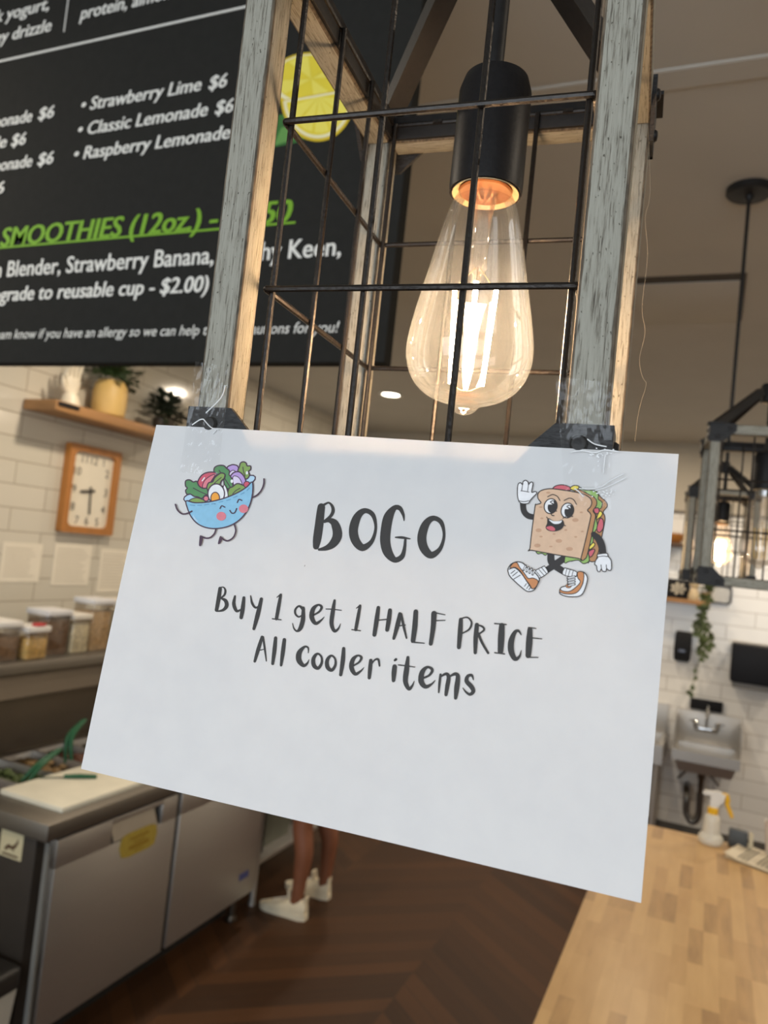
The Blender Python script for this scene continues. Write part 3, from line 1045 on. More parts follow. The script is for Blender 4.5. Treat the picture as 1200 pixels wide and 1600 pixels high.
d.stroke([(885, 632, 50), (935, 680, 66), (963, 745, 68), (972, 815, 66)], BLK)
d.shape([(918, 830), (935, 818), (1010, 812), (1022, 840), (1050, 880), (1052, 960), (1030, 972), (1008, 955), (1000, 980), (970, 978), (958, 958), (940, 985), (920, 970), (914, 930), (897, 915), (905, 880), (925, 850)], WHT, LN, 9)
for s in ([(960, 958), (955, 920)], [(1008, 955), (1004, 920)], [(925, 845), (970, 838), (1020, 842)]):
    d.stroke(s, LN, w=7)
d.shape([(332, 985), (412, 935), (430, 935), (458, 980), (450, 1000), (378, 1042)], WHT, LN, 8)
for s in ([(350, 980), (395, 1035)], [(375, 962), (420, 1015)], [(400, 945), (445, 1000)]):
    d.stroke(s, LN, w=6)
d.shape([(612, 952), (640, 955), (728, 985), (712, 1032), (600, 1010)], WHT, LN, 8)
for s in ([(635, 960), (622, 1012)], [(665, 968), (650, 1020)], [(695, 978), (682, 1026)]):
    d.stroke(s, LN, w=6)
d.shape([(88, 990), (86, 955), (115, 912), (170, 890), (228, 905), (262, 945), (330, 985), (378, 1048), (362, 1100), (335, 1148), (290, 1168), (240, 1152), (115, 1040)], WHT, LN, 10)
d.shape([(103, 950), (130, 906), (168, 898), (195, 942), (240, 1000), (275, 1045), (320, 1042), (368, 1072), (345, 1128), (312, 1142), (290, 1108), (248, 1050), (200, 978), (150, 942)], SHO, LN, 8)
d.stroke([(95, 960), (150, 948), (210, 1000), (262, 1075), (305, 1140)], LN, w=8)
for s in ([(112, 1000), (150, 970)], [(128, 1024), (175, 985)], [(140, 1052), (200, 1015)], [(240, 1120), (258, 1095)], [(260, 1140), (280, 1112)], [(280, 1152), (298, 1128)]):
    d.stroke(s, LN, w=7)
for k in range(4):
    x, y = 240 + k * 28, 945 + k * 14
    d.stroke([(x - 8, y + 22), (x + 12, y - 18)], LN, w=20); d.stroke([(x - 6, y + 18), (x + 10, y - 14)], WHT, w=9)
d.shape([(570, 1165), (585, 1130), (640, 1108), (652, 1035), (722, 1030), (738, 990), (790, 988), (826, 1030), (824, 1085), (790, 1180), (742, 1216), (640, 1216), (575, 1192)], WHT, LN, 10)
d.shape([(572, 1150), (600, 1165), (660, 1168), (718, 1132), (762, 1080), (738, 1040), (738, 988), (786, 988), (796, 1030), (780, 1110), (730, 1178), (650, 1194), (576, 1178)], SHO, LN, 8)
d.ell(652, 1118, 26, 18, SHO, LN, 6)
for k in range(4):
    x, y = 678, 1035 + k * 24
    d.stroke([(x - 34 + k * 2, y + 8), (x + 32, y - 6)], LN, w=20); d.stroke([(x - 30 + k * 2, y + 7), (x + 28, y - 5)], WHT, w=9)
d.done('sandwich_drawing')
# a stray speck of toner
d = Draw(320, 760, .23333); d.stroke([(672, 540, 2), (675, 528, 3)], INK); d.done('toner_speck')

# clear tape strips
TAPE = thin_glass('clear_tape', (.99, .99, .99), .008, (1, 1, 1), 260, .02)
nt = TAPE.node_tree
gl = [n for n in nt.nodes if n.type == 'BSDF_GLOSSY'][0]
gl.inputs['Roughness'].default_value = .12
tcn = nt.nodes.new('ShaderNodeTexCoord'); mpn = nt.nodes.new('ShaderNodeMapping'); mpn.inputs['Scale'].default_value = (1, 1, .35)
nz = nt.nodes.new('ShaderNodeTexNoise'); nz.inputs['Scale'].default_value = 260; nz.inputs['Detail'].default_value = 2
nt.links.new(tcn.outputs['Object'], mpn.inputs[0]); nt.links.new(mpn.outputs[0], nz.inputs['Vector'])
bpn = nt.nodes.new('ShaderNodeBump'); bpn.inputs['Strength'].default_value = .9; bpn.inputs['Distance'].default_value = .003
nt.links.new(nz.outputs[0], bpn.inputs['Height']); nt.links.new(bpn.outputs[0], gl.inputs['Normal'])


def tape(quad, seed):
    """a strip that lies on the timber, steps over the plate and runs down the paper"""
    rnd = random.Random(seed)
    b = NB()
    n = 14
    g = []
    for j in range(n + 1):
        row = []
        for i in range(7):
            s, tt = i / 6, j / n
            px = (quad[0][0] * (1 - s) + quad[1][0] * s) * (1 - tt) + (quad[3][0] * (1 - s) + quad[2][0] * s) * tt
            py = (quad[0][1] * (1 - s) + quad[1][1] * s) * (1 - tt) + (quad[3][1] * (1 - s) + quad[2][1] * s) * tt
            u, v = paper_uv(px, py)
            if v >= 0:
                p = paper_pt(u, v, .0012 + rnd.random() * .0003)
            else:
                q = on_plane(px, py, EY, L1 - EY * (A + .0030))
                p = q - EY * (.0012 + rnd.random() * .0005)
            row.append(b.verts.new(p))
        g.append(row)
    for j in range(n):
        for i in range(6):
            b.faces.new((g[j][i], g[j + 1][i], g[j + 1][i + 1], g[j][i + 1]))
    obj('clear_tape', b, TAPE, sign, smooth=80)


tape(((308, 566), (362, 575), (345, 745), (285, 740)), 3)
tape(((868, 590), (958, 600), (955, 800), (885, 790)), 5)
# tape glints put in as white strands and specks along its creases
GLINT = mat('tape_glint', (236, 238, 240), .15, 0, .03, 50)
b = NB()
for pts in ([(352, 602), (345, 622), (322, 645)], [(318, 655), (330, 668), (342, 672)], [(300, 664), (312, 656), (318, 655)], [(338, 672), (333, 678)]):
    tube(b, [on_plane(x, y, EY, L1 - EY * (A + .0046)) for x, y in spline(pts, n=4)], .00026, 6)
obj('tape_glint', b, GLINT, sign)
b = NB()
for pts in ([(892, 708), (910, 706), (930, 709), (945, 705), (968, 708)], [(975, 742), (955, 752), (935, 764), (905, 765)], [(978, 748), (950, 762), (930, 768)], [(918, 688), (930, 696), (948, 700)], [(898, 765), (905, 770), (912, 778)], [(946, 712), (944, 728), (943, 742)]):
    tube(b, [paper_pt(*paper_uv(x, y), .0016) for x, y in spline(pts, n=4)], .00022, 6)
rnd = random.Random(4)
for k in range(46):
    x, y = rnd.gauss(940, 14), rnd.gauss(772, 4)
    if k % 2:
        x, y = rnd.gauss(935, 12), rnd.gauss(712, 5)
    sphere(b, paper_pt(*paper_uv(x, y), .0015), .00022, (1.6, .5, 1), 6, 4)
obj('tape_glint', b, GLINT, sign)

# ------------------------------------------------------------------ text helper for boards and labels
FONT = None


def text_mesh(body, shear=0.0, offset=0.0):
    cu = bpy.data.curves.new('txt', 'FONT')
    cu.body = body
    cu.size = 1.0
    cu.shear = shear
    cu.offset = offset
    cu.resolution_u = 3
    o = bpy.data.objects.new('txt', cu)
    COL.objects.link(o)
    bpy.context.view_layer.update()
    me = bpy.data.meshes.new_from_object(o.evaluated_get(bpy.context.evaluated_depsgraph_get()))
    bpy.data.objects.remove(o)
    pts = [v.co.copy() for v in me.vertices]
    polys = [tuple(p.vertices) for p in me.polygons]
    bpy.data.meshes.remove(me)
    return pts, polys


def extent(body, **k):
    p, _ = text_mesh(body, **k)
    return (min(v.x for v in p), max(v.x for v in p)) if p else (0, 0)


def board_text(bm, body, vis, x0, x1, z, size, y, shear=.2, offset=.012):
    """body on the board's face at height z so that its piece vis spans x0..x1"""
    i = body.rindex(vis)
    pre = body[:i]
    a = extent(pre + vis, shear=0)[1]
    s = extent(pre + '|', shear=0)[1] - extent('|', shear=0)[1] if pre else 0
    if pre:
        w1 = extent(pre.rstrip() + vis.replace(' ', '') + '', shear=0)
    k = (x1 - x0) / max(1e-6, a - s)
    e = max(0.0, offset - .006)                     # bold weight: the stroke laid three times, side by side
    pts, polys = text_mesh(body, shear, min(offset, .006))
    for n, dx in enumerate((0, -e, e) if e else (0,)):
        vs = [bm.verts.new((x0 + (p.x - s + dx) * k, y - n * .00004, z + p.y * size)) for p in pts]
        for q in polys:
            try:
                bm.faces.new([vs[j] for j in q])
            except ValueError:
                pass


# ------------------------------------------------------------------ menu board
YM = 1.02
menu = thing('menu_board', 'large black hanging menu board with white and green lettering and a lemon picture', 'menu board', (-.95, YM + .015, 2.278))
MB_M = mat('black_board', (45, 45, 43), .9, 0, .06, 60, spec=.06)
b = NB(); box(b, (-1.75, YM, 2.278), (-.470, YM + .028, 3.05), .002); obj('board', b, MB_M, menu)
b = NB()
for x in (-1.6, -.62):
    tube(b, [(x, YM + .014, 3.045), (x, YM + .014, ZC)], .004, 8)
    lathe(b, [(.02, 0), (.02, -.006), (.006, -.012)], (x, YM + .014, ZC), 16)
obj('hanger', b, BLACK_METAL, menu)
TXW = mat('menu_white', (228, 228, 222), .7, spec=.2)
TXG = mat('menu_green', (122, 172, 52), .7, spec=.2)


def mx(px, py):
    p = at(px, py, 1, YM)
    return p.x, p.z


def mline(body, vis, p0, p1, cap, m=TXW, shear=.16, offset=.026, name='menu_text'):
    (xa, za), (xb, zb) = mx(*p0), mx(*p1)
    b = NB()
    board_text(b, body, vis, xa, xb, (za + zb) / 2, cap / .72, YM - .0012, shear, offset)
    obj(name, b, m, menu, smooth=0)


PXM = abs(mx(300, 300)[1] - mx(300, 310)[1]) / 10        # metres a pixel on the board
mline('Greek yogurt,', 'yogurt,', (10, 30), (76, 17), 23 * PXM)
mline('honey drizzle', 'drizzle', (18, 63), (79, 49), 23 * PXM)
mline('protein, almond', 'protein,', (125, 31), (198, 15), 23 * PXM)
mline('\u2022 Strawberry Lime', 'Strawberry Lime', (140, 172), (313, 142), 22 * PXM); mline('$6', '$6', (325, 141), (353, 136), 22 * PXM, name='price')
mline('\u2022 Classic Lemonade', 'Classic Lemonade', (135, 211), (323, 181), 22 * PXM); mline('$6', '$6', (335, 180), (363, 175), 22 * PXM, name='price')
mline('\u2022 Raspberry Lemonade', 'Raspberry Lemonade', (129, 249), (358, 217), 22 * PXM)
mline('Lemonade', 'onade', (0, 199), (49, 190), 22 * PXM); mline('$6', '$6', (59, 188), (83, 184), 22 * PXM, name='price')
mline('Limeade', 'e', (-2, 232), (9, 230), 22 * PXM); mline('$6', '$6', (17, 229), (39, 226), 22 * PXM, name='price')
mline('Lemonade', 'onade', (0, 267), (49, 261), 22 * PXM); mline('$6', '$6', (58, 259), (82, 256), 22 * PXM, name='price')
mline('$6', '6', (-8, 304), (5, 302), 22 * PXM, name='price')
mline('SMOOTHIES (12oz.) - $6.50', 'SMOOTHIES (12oz.) -', (0, 384), (337, 358), 33 * PXM, TXG, .15, .034, 'menu_heading')
mline('Green Blender, Strawberry Banana, Peachy Keen,', 'Blender, Strawberry Banana,', (10, 431), (333, 414), 28 * PXM, TXW, 0, .020)
mline('(upgrade to reusable cup - $2.00)', 'grade to reusable cup - $2.00)', (0, 470), (324, 457), 25 * PXM, TXW, .12)
mline('Please let our team know if you have an allergy so we can help take precautions for you!', 'am know if you have an allergy so we can help take precautions for you!', (0, 531), (527, 518), 16 * PXM, TXW, .2, .004)
for nm, p, q, w, m in (('rule_line', (-60, 112), (640, -40), 3.5, TXW), ('heading_underline', (-60, 394), (462, 346), 3.2, TXG)):
    (xa, za), (xb, zb) = mx(*p), mx(*q)
    z = mx(190, 54)[1] if nm == 'rule_line' else (za + zb) / 2
    xb = min(xb, -.50)
    b = NB(); box(b, (xa, YM - .001, z - w * PXM / 2), (xb, YM, z + w * PXM / 2)); obj(nm, b, m, menu, smooth=0)
(xa, za), (xb, zb) = mx(109, -20), mx(101, 50)
b = NB(); box(b, ((xa + xb) / 2 - .0012, YM - .001, zb), ((xa + xb) / 2 + .0012, YM, 3.04)); obj('rule_line', b, TXW, menu, smooth=0)


def flat(name, polys, parent, toworld):
    """flat printed picture: polys = [(points, material)], later ones in front"""
    b = NB()
    mats = []
    for k, (pts, m) in enumerate(polys):
        if m not in mats:
            mats.append(m)
        pv = [Vector((x, y, 0)) for x, y in pts]
        vs = [b.verts.new(toworld(x, y, k)) for x, y in pts]
        for tr in geometry.tessellate_polygon([pv]):
            try:
                b.faces.new([vs[i] for i in tr]).material_index = mats.index(m)
            except ValueError:
                pass
    return obj(name, b, mats, parent, smooth=0)


def circ(cx, cy, rx, ry, a0=0, a1=360, n=28):
    return [(cx + rx * cos(radians(a0 + (a1 - a0) * k / n)), cy + ry * sin(radians(a0 + (a1 - a0) * k / n))) for k in range(n + (0 if a1 - a0 >= 360 else 1))]


LY, LP, LR, LW = mat('lemon_flesh', (232, 212, 60), .6), mat('lemon_light', (240, 226, 96), .6), mat('lemon_rind', (214, 186, 34), .6), mat('lemon_pith', (238, 232, 190), .6)
LG, LG2 = mat('leaf_print', (48, 108, 44), .6), mat('leaf_print_light', (96, 150, 74), .6)
pol = [([(420, 232), (400, 205), (430, 180), (470, 178), (500, 200), (470, 222)], LG), ([(428, 228), (440, 200), (490, 190), (470, 215)], LG2),
       (circ(487, 128, 66, 46), LR), (circ(487, 126, 62, 41), LW), (circ(487, 124, 57, 37), LY)]
for a in range(0, 360, 45):
    pol.append(([(487, 124), (487 + 54 * cos(radians(a + 4)), 124 + 35 * sin(radians(a + 4))), (487 + 55 * cos(radians(a + 22)), 124 + 36 * sin(radians(a + 22))), (487 + 54 * cos(radians(a + 40)), 124 + 35 * sin(radians(a + 40)))], LP if a % 90 else LY))
pol += [([(x, y) for x, y in circ(497, 152, 58, 70, -12, 175)] , LR), ([(x, y) for x, y in circ(497, 152, 54, 65, -11, 174)], LW), ([(x, y) for x, y in circ(497, 154, 49, 58, -10, 173)], LY)]
for a in (2, 36, 70, 104, 138):
    pol.append(([(499, 152), (499 + 46 * cos(radians(a)), 154 + 54 * sin(radians(a))), (499 + 47 * cos(radians(a + 14)), 154 + 55 * sin(radians(a + 14))), (499 + 46 * cos(radians(a + 28)), 154 + 54 * sin(radians(a + 28)))], LP))


def menu_w(x, y, k):
    p = mx(x, y)
    return (p[0], YM - .0008 - k * .00006, p[1])


flat('lemon_picture', pol, menu, menu_w)

# ------------------------------------------------------------------ left wall: floating shelf, clock, notices
b = NB(); box(b, (XL + .002, 2.69, 2.505), (-2.93, 3.72, 2.555), .004); shelf = obj('floating_shelf', b, OAK)
tag(shelf, 'long oak floating shelf on the tiled wall carrying potted plants', 'shelf')
b = NB(); box(b, (-2.930, 2.70, 2.530), (-2.922, 2.83, 2.549), .001); tag(obj('shelf_tag', b, BLACK_PL), 'thin black tag stuck to the front edge of the oak shelf', 'tag')


def hand_sculpture(x, y, z):
    b = NB()
    lathe(b, [(.050, 0), (.052, .01), (.045, .03), (.036, .06)], (x, y, z), 20)
    loft(b, [[(x + .022 * cos(a), y + w * sin(a), z + h) for a in [2 * pi * k / 14 for k in range(14)]] for w, h in ((.036, .05), (.034, .07), (.045, .10), (.050, .125), (.046, .145))])
    for k, (dy, l, r) in enumerate(((-.036, .06, .010), (-.013, .085, .011), (.011, .10, .011), (.034, .09, .010))):
        tube(b, [(x, y + dy, z + .13), (x - .002, y + dy * 1.15, z + .13 + l * .55), (x + .012, y + dy * 1.2, z + .13 + l)], [r, r * .95, r * .6], 10)
    tube(b, [(x + .005, y - .038, z + .075), (x + .012, y - .068, z + .105), (x + .014, y - .076, z + .14)], [.013, .011, .007], 10)
    return obj('hand_sculpture', b, mat('white_ceramic', (228, 218, 196), .35))


tag(hand_sculpture(-3.03, 2.865, 2.555), 'white ceramic hand standing on the oak shelf beside the yellow pot', 'sculpture')


def foliage(centre, spread, n, size, seed, droop=0.0, up=.6):
    rnd = random.Random(seed)
    b = NB()
    c = Vector(centre)
    for k in range(n):
        a = rnd.random() * 2 * pi
        e = (rnd.random() * .8 + .2)
        p = c + Vector((cos(a) * spread[0] * e, sin(a) * spread[1] * e, spread[2] * (rnd.random() - .3) - droop * e * e))
        tube(b, [c - Vector((0, 0, spread[2] * .3)), (c + p) / 2 + Vector((0, 0, .01)), p], .0018, 5)
        dirv = (p - c + Vector((rnd.gauss(0, .02), rnd.gauss(0, .02), up * size - droop * .3))).normalized()
        s = dirv.cross(Vector((0, 0, 1)))
        s = s.normalized() if s.length > 1e-4 else Vector((1, 0, 0))
        nrm = s.cross(dirv)
        L = size * (.7 + .6 * rnd.random())
        w = L * .34
        mid = [p, p + dirv * L * .5 + nrm * L * .08, p + dirv * L - nrm * L * .1]
        v = [b.verts.new(q) for q in (mid[0], mid[1] + s * w - nrm * .1 * w, mid[2], mid[1] - s * w - nrm * .1 * w, mid[1])]
        b.faces.new((v[0], v[1], v[4])); b.faces.new((v[1], v[2], v[4])); b.faces.new((v[0], v[4], v[3])); b.faces.new((v[4], v[2], v[3]))
    return b


pp = thing('potted_plant', 'bushy green plant in a round yellow pot on the oak shelf', 'potted plant', (-3.03, 3.13, 2.555))
b = NB(); lathe(b, [(.074, 0), (.086, .012), (.090, .06), (.090, .13), (.082, .17), (.066, .195), (.058, .195), (.056, .17)], (-3.03, 3.13, 2.555), 36)
obj('pot', b, mat('yellow_pot', (206, 172, 104), .5, 0, .06, 10), pp)
obj('foliage', foliage((-3.02, 3.13, 2.80), (.055, .17, .09), 150, .06, 11, .03), GREEN, pp, smooth=0)
pp = thing('potted_plant', 'small dark trailing plant at the far end of the oak shelf', 'potted plant', (-3.02, 3.56, 2.555))
b = NB(); lathe(b, [(.045, 0), (.058, .03), (.062, .075), (.054, .08), (.052, .065)], (-3.02, 3.56, 2.555), 24); obj('pot', b, mat('dark_pot', (64, 56, 46), .5), pp)
obj('foliage', foliage((-3.02, 3.57, 2.70), (.08, .16, .11), 210, .05, 12, .05), GREEN_D, pp, smooth=0)

# clock
ck = thing('wall_clock', 'rectangular wall clock with orange wood frame and white face on the tiles', 'clock', (XL, 3.17, 1.922))
y0, y1, z0, z1 = 2.985, 3.357, 1.922, 2.393
b = NB()
fr = .036


def rrect(ya, yb, za, zb, r, n=5):
    out = []
    for cy, cz, a0 in ((yb - r, zb - r, 0), (ya + r, zb - r, 90), (ya + r, za + r, 180), (yb - r, za + r, 270)):
        out += [(cy + r * cos(radians(a0 + 90 * k / n)), cz + r * sin(radians(a0 + 90 * k / n))) for k in range(n + 1)]
    return out


of, inn = rrect(y0, y1, z0, z1, .012), rrect(y0 + fr, y1 - fr, z0 + fr, z1 - fr, .03)
loft(b, [[(XL + .002, *p) for p in of], [(XL + .045, *p) for p in of], [(XL + .045, *p) for p in inn], [(XL + .018, *p) for p in inn]], (True, False))
obj('frame', b, CLOCKWOOD, ck)
b = NB(); prism(b, rrect(y0 + fr - .004, y1 - fr + .004, z0 + fr - .004, z1 - fr + .004, .03), 0, XL + .014, XL + .022); obj('face', b, mat('clock_face', (232, 224, 204), .5), ck)
cy, cz = (y0 + y1) / 2, (z0 + z1) / 2
NUM = mat('clock_black', (60, 56, 50), .6)
b = NB()
posn = {12: (0, .165), 1: (.07, .165), 2: (.11, .105), 3: (.115, 0), 4: (.11, -.095), 5: (.075, -.165), 6: (0, -.165), 7: (-.07, -.165), 8: (-.11, -.095), 9: (-.115, 0), 10: (-.11, .095), 11: (-.07, .165)}
for n, (dy, dz) in posn.items():
    pts, polys = text_mesh(str(n))
    mxw = max(p.x for p in pts)
    vs = [b.verts.new((XL + .0235, cy + dy + (p.x - mxw / 2) * .062, cz + dz + (p.y - .36) * .062)) for p in pts]
    for q in polys:
        b.faces.new([vs[i] for i in q])
obj('numerals', b, NUM, ck, smooth=0)
b = NB(); bar(b, (XL + .027, cy, cz + .02), (XL + .027, cy + .012, cz - .13), .010, .003, (1, 0, 0)); obj('minute_hand', b, NUM, ck)
b = NB(); bar(b, (XL + .029, cy + .03, cz), (XL + .029, cy - .07, cz - .012), .014, .003, (1, 0, 0)); obj('hour_hand', b, NUM, ck)

# notices
NOT = mat('notice_paper', (232, 224, 206), .7, 0, .03, 8)
NTX = mat('notice_print', (168, 158, 140), .7)
for (ya, yb, za, zb), lb in (((2.68, 2.92, 1.655, 1.85), 'printed notice sheet on the tiles nearest the camera, left of two others'), ((3.0, 3.26, 1.64, 1.86), 'printed notice sheet directly beneath the wall clock'), ((3.33, 3.58, 1.60, 1.845), 'printed notice sheet beside the edge of the paper sign, past the clock')):
    t = thing('notice', lb, 'notice', (XL, (ya + yb) / 2, za), 0, 'notices under the clock')
    b = NB(); box(b, (XL + .001, ya, za), (XL + .003, yb, zb)); obj('sheet', b, NOT, t)
    b = NB()
    rnd = random.Random(int(ya * 100))
    z = zb - .03
    while z > za + .02:
        box(b, (XL + .003, ya + .02, z), (XL + .0035, yb - .02 - rnd.random() * .06, z + .0028))
        z -= .017
    obj('print', b, NTX, t)

# ------------------------------------------------------------------ prep fridge along the left wall
fx, fy0, fy1 = -2.07, 2.10, 3.62
fr_t = thing('prep_fridge', 'stainless two door prep fridge with open pan rail along the tiled wall', 'refrigerator', (-2.45, 2.86, 0))
b = NB(); box(b, (-2.84, fy0, .16), (fx - .045, fy1, .855), .004); obj('body', b, mat('fridge_side', (58, 52, 46), .45, .3, .1, 8), fr_t)
b = NB()
box(b, (-2.44, fy0 - .02, .862), (fx + .02, fy1 + .01, .925), .006)
box(b, (-2.84, fy0 - .02, .862), (-2.78, fy1 + .01, .925), .004)
box(b, (-2.78, fy0 - .02, .862), (-2.44, fy0 + .03, .925), .004)
box(b, (-2.78, fy1 - .03, .862), (-2.44, fy1 + .01, .925), .004)
obj('worktop', b, STEEL_M, fr_t)
b = NB(); box(b, (fx - .17, fy0 + .05, .005), (fx - .15, fy1 - .05, .16)); obj('gap_shade_panel', b, DARK, fr_t)  # dark panel added to keep the gap under the fridge dark
for y in (fy0 + .09, fy1 - .09):
    for x in (-2.76, fx - .09):
        b = NB()
        lathe(b, [(.028, 0), (.03, .006), (.02, .03), (.018, .031), (.018, .165)], (x, y, 0), 12)
        obj('leg', b, STEEL_D, fr_t)
b = NB(); box(b, (-2.80, fy0 + .02, .13), (fx - .12, fy1 - .02, .165)); obj('base_tray', b, DARK, fr_t)
for ya, yb in ((2.155, 2.835), (2.865, 3.575)):
    b = NB()
    # door with a sunken grip in its top edge
    g0, g1 = (yb - .40, yb - .10)
    box(b, (fx - .04, ya, .165), (fx, yb, .745), .004)
    box(b, (fx - .04, ya, .741), (fx, g0, .845), .004)
    box(b, (fx - .04, g1, .741), (fx, yb, .845), .004)
    box(b, (fx - .04, g0 - .004, .826), (fx, g1 + .004, .845), .002)
    dr = obj('door', b, STEEL, fr_t)
    b = NB(); box(b, (fx - .043, g0 - .004, .741), (fx - .036, g1 + .004, .828)); obj('grip_recess', b, DARK, dr)
    b = NB(); prism(b, [(fx - .030, .824), (fx - .026, .826), (fx + .002, .752), (fx - .004, .748)], 1, g0 + .012, g1 - .03); obj('handle', b, mat('grip_grey', (150, 142, 130), .4, .6), dr)
    if ya < 2.5:
        b = NB(); o = [(2.495, .755), (2.53, .762), (2.66, .762), (2.70, .752), (2.71, .715), (2.70, .672), (2.665, .664), (2.545, .664), (2.505, .672), (2.488, .712)]
        prism(b, o, 0, fx, fx + .003)
        pl = obj('label_plate', b, mat('yellow_label', (176, 154, 66), .45, 0, .1, 60), dr, label='yellow label plate with clipped corners')
        b = NB()
        for k, (w, h) in enumerate(((.11, .010), (.07, .007), (.12, .016), (.05, .006))):
            box(b, (fx + .003, 2.60 - w / 2, .735 - k * .018 - h / 2), (fx + .0036, 2.60 + w / 2, .735 - k * .018 + h / 2))
        obj('print', b, mat('label_print', (150, 120, 36), .5), dr)
    else:
        b = NB(); box(b, (fx, 3.42, .262), (fx + .002, 3.50, .295)); obj('badge', b, mat('badge_blue', (70, 78, 130), .5), dr, label='small blue maker badge')
b = NB(); box(b, (fx - .02, 2.118, .165), (fx, 2.128, .845)); obj('door_gasket', b, mat('gasket_grey', (120, 120, 116), .5), fr_t)
# sticker with a leaping deer on the end panel
stk = [([(-2.285, 0.763), (-2.175, 0.763), (-2.175, .905), (-2.285, .905)], mat('sticker_cream', (206, 196, 160), .5)),
       ([(-2.262, 0.793), (-2.245, 0.810), (-2.225, 0.806), (-2.208, 0.820), (-2.200, 0.840), (-2.196, 0.824), (-2.205, 0.806), (-2.216, 0.796), (-2.212, 0.784), (-2.222, 0.794), (-2.24, 0.796), (-2.255, 0.784)], mat('sticker_brown', (84, 60, 40), .6)),
       ([(-2.27, 0.770), (-2.19, 0.770), (-2.19, 0.777), (-2.27, 0.777)], mat('sticker_brown', (84, 60, 40), .6))]
flat('deer_sticker', stk, fr_t, lambda x, y, k: (x, fy0 - .0015 - k * .0004, y))['label'] = 'cream square sticker with a leaping deer'
b = NB(); box(b, (-2.86, fy0, .925), (-2.83, fy1, 1.24)); obj('rear_hood', b, STEEL_D, fr_t)
# food pans
rnd = random.Random(9)
foods = [((92, 70, 48), 'brown'), ((70, 84, 44), 'green'), ((120, 96, 60), 'tan'), ((96, 60, 44), 'red-brown'), ((84, 74, 52), 'olive'), ((110, 84, 60), 'beige'), ((72, 60, 44), 'dark brown'), ((102, 92, 56), 'yellowish')]
wy = (fy1 - fy0 - .08) / 8
for k, (rgb, w) in enumerate(foods):
    ya = fy0 + .035 + k * wy
    yb = ya + wy - .008
    ordn = ('nearest', 'second nearest', 'third nearest', 'fourth', 'fifth', 'sixth', 'seventh', 'farthest')[k]
    t = thing('food_pan', f'steel pan of {w} food in the fridge rail, {ordn} from the deer sticker end', 'food pan', (-2.61, (ya + yb) / 2, .80), 0, 'food pans in the rail')
    b = NB()
    xa, xb = -2.775, -2.445
    loft(b, [[(xa - .004, ya - .003, .928), (xb + .004, ya - .003, .928), (xb + .004, yb + .003, .928), (xa - .004, yb + .003, .928)], [(xa + .004, ya + .004, .926), (xb - .004, ya + .004, .926), (xb - .004, yb - .004, .926), (xa + .004, yb - .004, .926)],
             [(xa + .015, ya + .012, .86), (xb - .015, ya + .012, .86), (xb - .015, yb - .012, .86), (xa + .015, yb - .012, .86)]], (False, True))
    obj('pan', b, STEEL, t)
    b = NB()
    for q in range(60):
        sphere(b, (rnd.uniform(xa + .03, xb - .03), rnd.uniform(ya + .025, yb - .025), .875 + rnd.random() * .03), .016 + rnd.random() * .010, (1, .8, .6), 8, 5)
    obj('food', b, mat('food_' + w.replace(' ', '_').replace('-', '_'), rgb, .6, 0, .4, 60), t, kind='stuff')
TONG = mat('green_handle', (22, 84, 52), .5)


def tongs(p0, p1, p2, label):
    b = NB()
    a = spline([p0, p1, p2], n=6)
    for s in (-.012, .012):
        rr = [(Vector(q) + Vector((s * (1 - i / len(a)) * 1.0, s * .5, 0))) for i, q in enumerate(a)]
        tube(b, rr, [.006 + .004 * sin(pi * i / (len(a) - 1)) for i in range(len(a))], 8)
    o = obj('tongs', b, TONG)
    tag(o, label, 'tongs', 'green handled tongs in the food pans')


tongs((-2.56, 2.67, .91), (-2.58, 2.68, 1.02), (-2.60, 2.78, 1.08), 'green handled tongs standing upright in a food pan behind the cutting board')
tongs((-2.50, 2.38, .91), (-2.49, 2.44, .97), (-2.50, 2.55, 1.01), 'green handled tongs lying low across the pans nearest the deer sticker')
b = NB(); box(b, (-2.42, 2.19, .925), (-2.10, 3.55, .945), .004); tag(obj('cutting_board', b, mat('cream_board', (222, 217, 198), .55, 0, .05, 12)), 'long cream cutting board along the front of the prep fridge', 'cutting board')
kn = thing('knife', 'chef knife with a green handle lying on the cream cutting board', 'knife', (-2.32, 2.45, .945))
b = NB(); tube(b, [(-2.345, 2.43, .953), (-2.30, 2.47, .955), (-2.252, 2.515, .953)], [.008, .010, .008], 10); obj('handle', b, TONG, kn)
b = NB(); prism(b, [(-2.345, 2.422), (-2.35, 2.438), (-2.41, 2.375), (-2.405, 2.36)], 2, .947, .949); obj('blade', b, CHROME, kn)

# shelf over the prep fridge, with food containers
osh = thing('over_shelf', 'stainless shelf over the prep fridge holding a row of food containers', 'shelf', (-2.85, 2.9, .93))
b = NB(); box(b, (-3.10, 2.0, 1.352), (-2.60, 3.80, 1.375), .003); box(b, (-2.606, 2.0, 1.335), (-2.598, 3.8, 1.378), .002); obj('shelf_plate', b, STEEL_M, osh)
b = NB(); prism(b, [(-2.74, 1.352), (-2.70, 1.352), (-2.66, 1.215), (-2.665, 1.205), (-2.70, 1.21)], 1, 2.02, 3.78); obj('sloped_guard', b, STEEL_D, osh)
b = NB()
for y in (2.03, 3.76):
    box(b, (-3.09, y - .015, .0), (-3.06, y + .015, 1.352))
    box(b, (-3.09, y - .012, 1.325), (-2.72, y + .012, 1.352))
obj('support', b, STEEL, osh)
CLR = thin_glass('clear_container', (.95, .94, .92), .06, (1, .96, .9), 40, .06)
